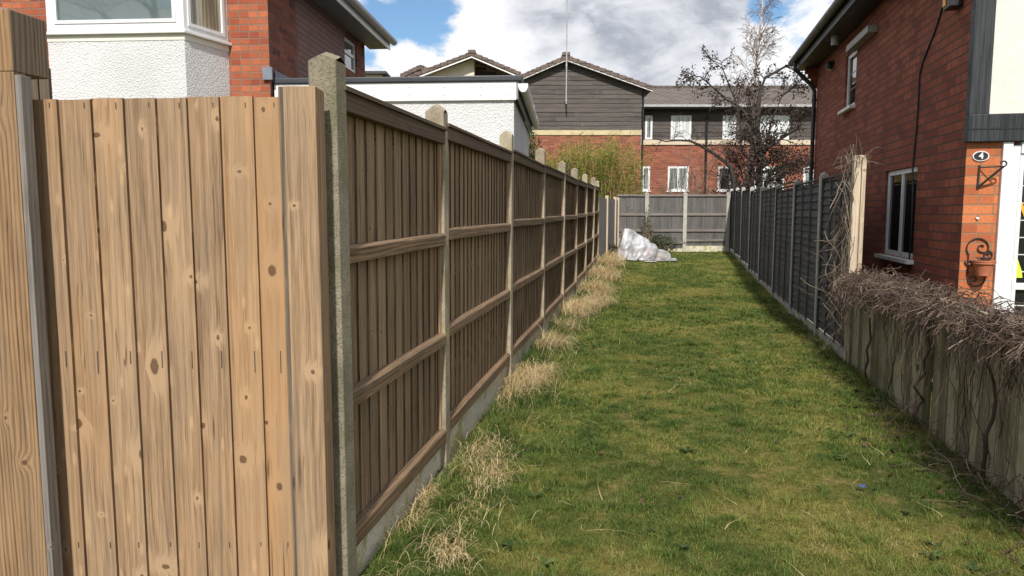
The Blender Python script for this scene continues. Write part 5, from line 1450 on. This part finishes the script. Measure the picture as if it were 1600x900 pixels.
    mb.box(x0 - .6, x1, BW + 3.3, BW + 3.5, ridge.z - .02, ridge.z + .08, along=0)
    mb.build('roof', M['tile_g'], t)
    mb = MB(); mb.box(x0 - .3, x1, BW - .57, BW - .46, ze - .03, ze + .07, along=0); mb.build('gutter', M['gutter_grey'], t, bevel=.02)
    mb = MB(); mb.box(x0 - .3, x1, BW - .455, BW - .43, ze - .10, ze + .03, along=0); mb.build('fascia', M['black'], t)
    for u in (1103.5,):
        mb = MB(); x = U(u); mb.tube([(x, BW - .5, ze), (x, BW - .5, ze - .15), (x, BW - .09, ze - .5), (x, BW - .09, zg)], .05, 8); mb.build('downpipe', M['black'], t)
    # corner downpipe and satellite dish at the gable
    mb = MB(); x = xr_ + .06; mb.tube([(x, BG + .05, zr), (x, BG + .05, zg)], .04, 8); mb.build('downpipe', M['black'], t)
    return t
care_home()


def distant_house():
    Y = 34.0; g = lambda u, v: at(u, v, Y)
    a, b = g(560, 110), g(603, 112); top = g(575, 104.5); zw = g(580, 110).z
    t = thing('distant_house', 'far pale house with dark hipped roof just above the flat extension roof', 'house', (a.x, Y, 0))
    W = b.x - a.x
    mb = MB(); mb.box(-1.6, W - .25, .3, 5, 0, zw); mb.build('wall', M['cream2'], t)
    mb = MB(); z0, z1 = zw - .02, top.z + .05
    R0 = [(-2, 0), (W, 0), (W, 5.4), (-2, 5.4)]; r1, r2 = (W - .9, 1.6), (-1.2, 1.6)
    mb.face([(*R0[0], z0), (*R0[1], z0), (*r1, z1), (*r2, z1)], [(0, 0), (4, 0), (3, 1), (1, 1)]); mb.face([(*R0[1], z0), (*R0[2], z0), (*r1, z1)], [(0, 0), (4, 0), (2, 1)])
    mb.face([(*R0[2], z0), (*R0[3], z0), (*r2, z1), (*r1, z1)], [(0, 0), (4, 0), (3, 1), (1, 1)]); mb.face([(*R0[3], z0), (*R0[0], z0), (*r2, z1)], [(0, 0), (4, 0), (2, 1)])
    mb.box(-2, W, -.02, 5.4, z0 - .12, z0 - .005, along=0)
    mb.build('roof', M['felt'], t)
distant_house()

# ------------------------------------------------------------------ trees and shrubs
def branch(mb, p, d, L, r, depth, P, tips, path_r=.5):
    n = P['seg']; pts = [p.copy()]; rr = [r]; step = L / n
    for k in range(n):
        d = (d + Vector((random.gauss(0, P['jit']), random.gauss(0, P['jit']), random.gauss(0, P['jit']) + P['grav'][min(depth, len(P['grav']) - 1)]))).normalized()
        p = p + d * step; pts.append(p.copy()); rr.append(max(P['rmin'], r * (1 - .75 * (k + 1) / n)))
    mb.tube(pts, rr, 7 if depth == 0 else (5 if depth == 1 else 3), random.random(), cap=False)
    if depth >= P['depth']:
        tips.append(pts); return
    nc = P['kids'][depth]
    for c in range(nc):
        f = P['start'] + (1 - P['start']) * (c + random.random()) / nc
        i = min(n - 1, int(f * n)); q = pts[i] + (pts[i + 1] - pts[i]) * (f * n - i)
        base = (pts[i + 1] - pts[i]).normalized()
        ax = base.cross(Vector((random.gauss(0, 1), random.gauss(0, 1), random.gauss(0, 1)))).normalized()
        ang = R(random.uniform(*P['ang'])); nd = (base * math.cos(ang) + ax * math.sin(ang)).normalized()
        branch(mb, q, nd, L * P['ratio'] * random.uniform(.7, 1.15) * (1.15 - .55 * f), max(P['rmin'], rr[i] * .55), depth + 1, P, tips)
    tips.append(pts[-3:])


def leaf(mb, p, s, r, asp=.5):
    a = Vector((random.gauss(0, 1), random.gauss(0, 1), random.gauss(0, 1))).normalized(); b = a.cross(Vector((random.gauss(0, 1), random.gauss(0, 1), random.gauss(0, 1)))).normalized() * asp
    mb.quad(p - a * s, p - b * s, p + a * s, p + b * s, None, r)


def dark_tree():
    base = Vector((at(1190, 300, 25.9).x, 25.9, gz(0, 25)))
    t = thing('dark_tree', 'dark spreading tree holding dead brown leaves in front of the brick block', 'tree', base)
    mb = MB(); tips = []
    P = dict(seg=7, jit=.13, grav=(.05, .02, .0, -.02), rmin=.007, depth=3, kids=(8, 6, 5), start=.2, ang=(25, 65), ratio=.62)
    k = 1 / F * 25.9
    stems = [((0, 0), (-.02, 0, 1), 2.3, .17), ((0.05, 0), (.12, .1, 1), 2.6, .13), ((-.05, 0), (-.35, -.1, 1), 2.2, .10)]
    for (o, d, L, r) in stems:
        branch(mb, Vector((o[0], o[1], 0)), Vector(d).normalized(), L + .6, r, 0, P, tips)
    # named limbs seen in the photo: long low limbs to left and right, upright leader
    def limb(us, r0):
        pts = [at(u, v, 25.9 + dy) - base for (u, v, dy) in us]; n = len(pts)
        mb.tube(pts, [r0 * (1 - .8 * i / (n - 1)) for i in range(n)], 6, .4, cap=False)
        for i in range(1, n):
            for q in range(5):
                dd = (pts[i] - pts[i - 1]).normalized(); ax = dd.cross(Vector((random.gauss(0, 1), random.gauss(0, 1), random.gauss(0, 1)))).normalized()
                branch(mb, pts[i] * random.uniform(.8, 1) + pts[i - 1] * 0 if False else pts[i - 1].lerp(pts[i], random.random()), (dd * .7 + ax * .7).normalized(), random.uniform(.4, .9), .022, 2, P, tips)
    limb([(1185, 290, 0), (1188, 240, 0), (1183, 200, 0), (1186, 150, .2), (1195, 122, .3), (1225, 105, .3), (1255, 92, .2)], .12)
    limb([(1188, 270, 0), (1225, 262, -.2), (1245, 256, -.3), (1262, 252, -.3)], .06)
    limb([(1188, 240, 0), (1212, 222, -.2), (1240, 205, -.4), (1258, 190, -.4)], .07)
    limb([(1183, 210, 0), (1160, 170, .2), (1135, 155, .4), (1095, 120, .3), (1080, 118, .3)], .05)
    limb([(1184, 230, 0), (1160, 215, .1), (1150, 160, .2), (1130, 110, .2), (1126, 95, .2)], .045)
    limb([(1190, 260, 0), (1205, 190, .3), (1222, 150, .4), (1245, 130, .4)], .05)
    mb.build('trunk', M['bark_dark'], t)
    ml = MB()
    for pts in tips:
        for p in pts[1:]:
            for q in range(random.choice((0, 0, 1, 2, 2) if p.z > 1.8 else (0, 0, 0, 0, 1))):
                z = p + Vector((random.gauss(0, .06), random.gauss(0, .06), random.gauss(-.02, .06))); leaf(ml, z, random.uniform(.025, .06), random.random(), .6)
    ml.build('crown', M['deadleaf'], t)
    # arching bough of the same kind leaning left from its own foot
    b2 = Vector((at(1205 - 55, 300, 25.2).x, 25.2, gz(0, 25.2)))
    t2 = thing('leaning_tree', 'thin dark arching tree leaning left beside the dark spreading tree', 'tree', b2)
    mb = MB(); tips = []
    pts = [at(u, v, 25.2) - b2 for (u, v) in ((1150, 310), (1147, 285), (1142, 262), (1132, 252), (1112, 238), (1095, 228), (1078, 220), (1058, 219), (1040, 221), (1020, 216))]
    pts[0].z = -.05
    mb.tube(pts, [.085 - .0077 * i for i in range(len(pts))], 6, .4)
    for i in range(3, len(pts)):
        for q in range(2):
            ax = Vector((random.gauss(0, .5), random.gauss(0, .5), random.uniform(-.4, 1))).normalized(); branch(mb, pts[i - 1].lerp(pts[i], random.random()), ax, random.uniform(.4, .8), .014, 2, P, tips)
    mb.build('trunk', M['bark_dark'], t2)
    ml = MB()
    for pp in tips:
        for p in pp[1:]:
            if random.random() < .25: leaf(ml, p, random.uniform(.02, .035), random.random())
    ml.build('crown', M['deadleaf'], t2)
dark_tree()


def birch():
    Y = 27.0; base = Vector((at(1165, 300, Y).x, Y, gz(0, Y)))
    t = thing('birch_tree', 'tall slender bare birch with pale trunk rising behind the dark tree', 'tree', base)
    line = [(1163, 330), (1166, 295), (1172, 250), (1176, 210), (1177, 170), (1180, 120), (1184, 75), (1190, 25), (1193, -15), (1195, -50)]
    pts = [at(u, v, Y) - base for u, v in line]; pts[0].z = -.1
    mb = MB(); mb.tube(pts, [.085 - .0075 * i for i in range(len(pts))], 7, .5)
    mb2 = MB(); mb2.tube([pts[2], at(1160, 240, Y) - base, at(1153, 205, Y) - base, at(1150, 175, Y) - base], [.05, .04, .03, .015], 6, .5)
    P = dict(seg=7, jit=.09, grav=(.06, .03, -.05, -.12), rmin=.0055, depth=3, kids=(0, 5, 5), start=.15, ang=(20, 48), ratio=.62)
    tips = []
    for i in range(44):
        f = random.uniform(.36, .97) * (len(pts) - 1); k = int(f); p = pts[k].lerp(pts[k + 1], f - k)
        a = random.uniform(0, 6.28); d = Vector((math.cos(a) * .75, math.sin(a) * .75, random.uniform(.8, 1.4))).normalized()
        branch(mb2, p, d, random.uniform(1.0, 1.9) * (1.2 - .75 * f / (len(pts) - 1)) * .85, .016, 1, P, tips)
    mb.build('trunk', M['bark_birch'], t); mb2.build('crown', M['twig_birch'], t)
birch()


def bare_tree_behind():
    """stands in the street behind the camera: the bay window mirrors it"""
    base = Vector((-14.4, -8.5, 0)); t = thing('street_tree', 'bare street tree across the road mirrored in the bay window', 'tree', base)
    mb = MB(); tips = []
    P = dict(seg=7, jit=.11, grav=(.05, .03, .0, -.02), rmin=.012, depth=3, kids=(9, 6, 4), start=.3, ang=(22, 55), ratio=.6)
    branch(mb, Vector((0, 0, 0)), Vector((.03, 0, 1)), 10.0, .24, 0, P, tips)
    mb.build('trunk', M['bark_dark'], t)
bare_tree_behind()


def bamboo():
    t = thing('bamboo_clump', 'yellow green feathery bamboo against the gable brick behind the left fence', 'bamboo', (at(930, 300, 23.5).x, 23.5, 0))
    ox = at(930, 300, 23.5).x
    mc, ml = MB(), MB()
    for i in range(210):
        u = random.uniform(850, 998); Y = random.uniform(24.35, 26.0)
        env = 214 + 14 * ((u - 930) / 66) ** 2 + random.gauss(16, 13)
        if 868 < u < 890: env = max(env, 225)
        top = at(u, max(200, env), Y); p = Vector((top.x + random.gauss(0, .2), Y, gz(0, Y)))
        lean = Vector((random.gauss(0, .25), random.gauss(-.1, .2), 0)); n = 8; pts = []
        for k in range(n + 1): q = k / n; pts.append(p.lerp(Vector((top.x, Y, top.z)), q) + lean * q * q * q)
        mc.tube([(a.x - ox, a.y - 23.5, a.z) for a in pts], [.010 * (1 - .8 * k / n) + .002 for k in range(n + 1)], 4, random.random(), cap=False)
        for k in range(3, n + 1):
            for q in range(15):
                c = pts[k - 1].lerp(pts[k], random.random()) - Vector((ox, 23.5, 0)) + Vector((random.gauss(0, .14), random.gauss(0, .14), random.gauss(0, .08)))
                a = random.uniform(0, 6.28); d = Vector((math.cos(a), math.sin(a), random.uniform(-.8, .5))).normalized(); s = Vector((-math.sin(a), math.cos(a), random.gauss(0, .4))) * .014
                L = random.uniform(.09, .19); ml.quad(c, c + d * L * .4 + s, c + d * L, c + d * L * .4 - s, None, random.random())
    mc.build('cane', M['bamboo_cane'], t); ml.build('foliage', M['bamboo'], t)


def shrub(name, label, cat, u0, u1, v0, v1, Y, m, n, ls, stemm='twig_grey', shape=1.0, zb=None, dens=1.0):
    c = at((u0 + u1) / 2, v1, Y); base = Vector((c.x, Y, gz(0, Y) if zb is None else zb))
    t = thing(name, label, cat, base)
    W = (at(u1, v1, Y).x - at(u0, v1, Y).x) / 2; zt = at(u0, v0, Y).z - base.z
    mb, ml = MB(), MB()
    for i in range(22):
        a = random.uniform(0, 6.28); rr = random.random() ** .6
        tip = Vector((math.cos(a) * W * rr, math.sin(a) * W * .7 * rr, zt * random.uniform(.6, 1.0) * (1 - .35 * rr * rr)))
        b = Vector((math.cos(a) * .08, math.sin(a) * .08, 0)); mid = b.lerp(tip, .5) + Vector((0, 0, zt * .1)); pts = [b, b.lerp(mid, .5), mid, mid.lerp(tip, .5), tip]
        mb.tube(pts, [.02, .017, .013, .009, .005], 4, random.random(), cap=False)
        for q in range(int(n / 22)):
            f = random.random() ** .5; k = min(3, int(f * 4)); p = pts[k].lerp(pts[k + 1], f * 4 - k) + Vector((random.gauss(0, W * .16), random.gauss(0, W * .16), random.gauss(0, zt * .05)))
            if p.z > .02: leaf(ml, p, random.uniform(.6, 1.3) * ls, random.random())
    mb.build('stems', M[stemm], t); ml.build('foliage', M[m], t)
bamboo()
shrub('evergreen_shrub', 'dark evergreen shrub squeezed beside the white extension', 'shrub', 806, 850, 168, 245, 15.5, 'evergreen', 6000, .035)
shrub('evergreen_shrub', 'small dark green shrub with bare stems in front of the far windows', 'shrub', 1018, 1062, 236, 300, 26.0, 'evergreen', 300, .03)
shrub('evergreen_shrub', 'dull dark bush among the bamboo behind the brown fence', 'shrub', 868, 905, 240, 300, 22.0, 'evergreen', 1500, .035)
shrub('bramble', 'dark straggling bramble at the foot of the far grey fence', 'bramble', 1000, 1066, 362, 394, 23.75, 'ivy', 900, .035)
shrub('bramble', 'tall thin bramble climbing the far grey fence post', 'bramble', 1000, 1022, 322, 394, 23.75, 'ivy', 420, .03)
shrub('weed_clump', 'dark leafy weeds beside the plastic heap under the slat fence', 'weed', 946, 968, 378, 408, 21.4, 'ivy', 500, .03)
shrub('weed_clump', 'small dark weed against the second concrete fence post', 'weed', 680, 698, 733, 752, 4.25, 'ivy', 130, .012, zb=0.0)


def bare_bush():
    for (u, lab) in ((1035, 'bare grey brown bush in front of the far paired windows'), (1092, 'bare thin bush beside the far downpipe')):
        Y = 25.6; base = Vector((at(u, 300, Y).x, Y, gz(0, Y))); t = thing('bare_bush', lab, 'bush', base); mb = MB(); tips = []
        P = dict(seg=6, jit=.12, grav=(.03, .03, .0), rmin=.006, depth=2, kids=(4, 4), start=.3, ang=(18, 45), ratio=.55)
        for k in range(6):
            a = random.uniform(0, 6.28); branch(mb, Vector((math.cos(a) * .1, math.sin(a) * .1, 0)), Vector((math.cos(a) * .45, math.sin(a) * .2, 1)).normalized(), random.uniform(2.0, 3.3), .022, 0, P, tips)
        mb.build('stems', M['twig_grey'], t)
bare_bush()


def plastic_heap():
    c = ground_at(1003, 406); Y = c.y; sc = Y / F
    t = thing('rubbish_heap', 'heap of rubbish under a crumpled translucent white plastic sheet at the lane end', 'rubbish heap', (c.x, c.y, c.z))
    E = [((u - 1003) * sc, yy, zz * sc, rx * sc, ry * sc, rz * sc) for (u, yy, zz, rx, ry, rz) in (
        (980, .05, 20, 13, 17, 25), (975, -.1, 36, 7, 8, 10), (987, .15, 34, 9, 11, 9), (996, 0, 14, 19, 20, 22), (1010, -.05, 8, 17, 18, 17), (1030, .0, 3, 16, 15, 10), (968, -.05, 8, 7, 12, 12))]
    mb = MB()
    for (cx, cy, cz, rx, ry, rz) in E:
        n = 10
        P = lambda i, k: (cx + .93 * rx * math.sin(math.pi * i / n) * math.cos(math.pi * k / n), cy + .93 * ry * math.sin(math.pi * i / n) * math.sin(math.pi * k / n), max(.0, cz + .93 * rz * math.cos(math.pi * i / n)))
        for i in range(n):
            for k in range(2 * n): mb.face([P(i, k), P(i + 1, k), P(i + 1, k + 1), P(i, k + 1)])
    mb.build('contents', M['contents'], t)
    # drop a sheet over it: position based cloth
    nx, ny, d = 64, 60, .031
    gx, gy = np.meshgrid((np.arange(nx) - nx / 2 + .5) * d * .86, (np.arange(ny) - ny / 2 + .5) * d * .82, indexing='ij')
    g = np.random.default_rng(3); p = np.stack([gx - .10, gy, 1.15 + .05 * g.standard_normal((nx, ny))], -1); q = p.copy()
    sets = []
    for (dx, dy, w) in ((1, 0, 1), (0, 1, 1), (1, 1, .6), (1, -1, .6), (2, 0, .12), (0, 2, .12)):
        L = d * math.hypot(dx, dy)
        for par in (0, 1): sets.append((dx, dy, L, w, par))
    def sl(a, dx, dy):
        y0, y1 = (0, ny - dy) if dy >= 0 else (-dy, ny)
        return a[:nx - dx, y0:y1], a[dx:, y0 + dy:y1 + dy]
    for step in range(170):
        v = (p - q) * .96; q = p.copy(); p = p + v; p[..., 2] -= .0016
        for it in range(5):
            for (dx, dy, L, w, par) in sets:
                if par: continue
                A, B = sl(p, dx, dy); dl = B - A; ln = np.linalg.norm(dl, axis=-1, keepdims=True) + 1e-9
                cor = dl * ((ln - L) / ln) * (.5 * w * .45)
                acc = np.zeros_like(p); a1, b1 = sl(acc, dx, dy); a1 += cor; b1 -= cor; p = p + acc
            for (cx, cy, cz, rx, ry, rz) in E:
                loc = (p - np.array([cx, cy, cz])) / np.array([rx, ry, rz]); r = np.linalg.norm(loc, axis=-1, keepdims=True)
                p = np.where(r < 1.02, np.array([cx, cy, cz]) + loc / np.maximum(r, 1e-6) * 1.02 * np.array([rx, ry, rz]), p)
            low = p[..., 2] < .02
            p[..., 2] = np.maximum(p[..., 2], .02)
            q[low] = q[low] * .3 + p[low] * .7
    du_ = np.gradient(p, axis=0); dv_ = np.gradient(p, axis=1); nn = np.cross(du_, dv_); nn /= np.linalg.norm(nn, axis=-1, keepdims=True) + 1e-9
    for i in range(nx):
        for k in range(ny):
            x, y, z = p[i, k]; s_, t_ = i * d, k * d
            wv = mnoise.noise((s_ * 1.5, t_ * 1.5, 2.0)) * .5
            a = 1 - abs(mnoise.noise((s_ * 2.2 + t_ * 2.6 + wv, t_ * 1.3 - s_ * .9 + wv, 7.0))) * 2.6
            b = 1 - abs(mnoise.noise((s_ * 5.5 - t_ * 3.0 + wv * 2, t_ * 5.0 + s_, 3.0))) * 2.4
            hgt_ = min(1, z / .12)
            p[i, k] += nn[i, k] * ((max(a, -.6) * .055 + b * .032 - .01) * hgt_)
    p[..., 2] = np.maximum(p[..., 2], .012)
    V = p.reshape(-1, 3); idx = np.arange(nx * ny).reshape(nx, ny)
    Q = np.stack([idx[:-1, :-1], idx[1:, :-1], idx[1:, 1:], idx[:-1, 1:]], -1).reshape(-1, 4)
    o = raw_mesh('plastic_sheet', V, Q, np.zeros((0, 3), int), M['bag']); o.parent = t
    o.data.polygons.foreach_set('use_smooth', [True] * len(o.data.polygons))
    md = o.modifiers.new('sub', 'SUBSURF'); md.levels = 1; md.render_levels = 1
    # flat flap of sheet lying in front
    mb = MB(); n = 10
    p0 = ground_at(1016, 410)
    g = [[(p0.x + (i / n - .5) * .34, p0.y - .03 + (k / 4 - .5) * .22, gz(0, p0.y) + .03 + .015 * mnoise.noise((i * .8, k * .9, 3))) for i in range(n + 1)] for k in range(5)]
    for k in range(4):
        for i in range(n): mb.face([g[k][i], g[k][i + 1], g[k + 1][i + 1], g[k + 1][i]])
    fl = mb.build('plastic_scrap', M['fascia']); tag(fl, 'flat white plastic scrap on the grass in front of the heap', 'litter')
plastic_heap()

p = ground_at(1345, 772)
mb = MB(); mb.quad((p.x - .02, p.y, .045), (p.x + .012, p.y - .012, .04), (p.x + .022, p.y + .006, .055), (p.x - .008, p.y + .016, .05)); mb.quad((p.x + .012, p.y - .012, .04), (p.x + .03, p.y - .015, .052), (p.x + .034, p.y, .046), (p.x + .022, p.y + .006, .055))
tag(mb.build('litter_scrap', M['blue']), 'tiny crumpled blue scrap lying on the lawn', 'litter')
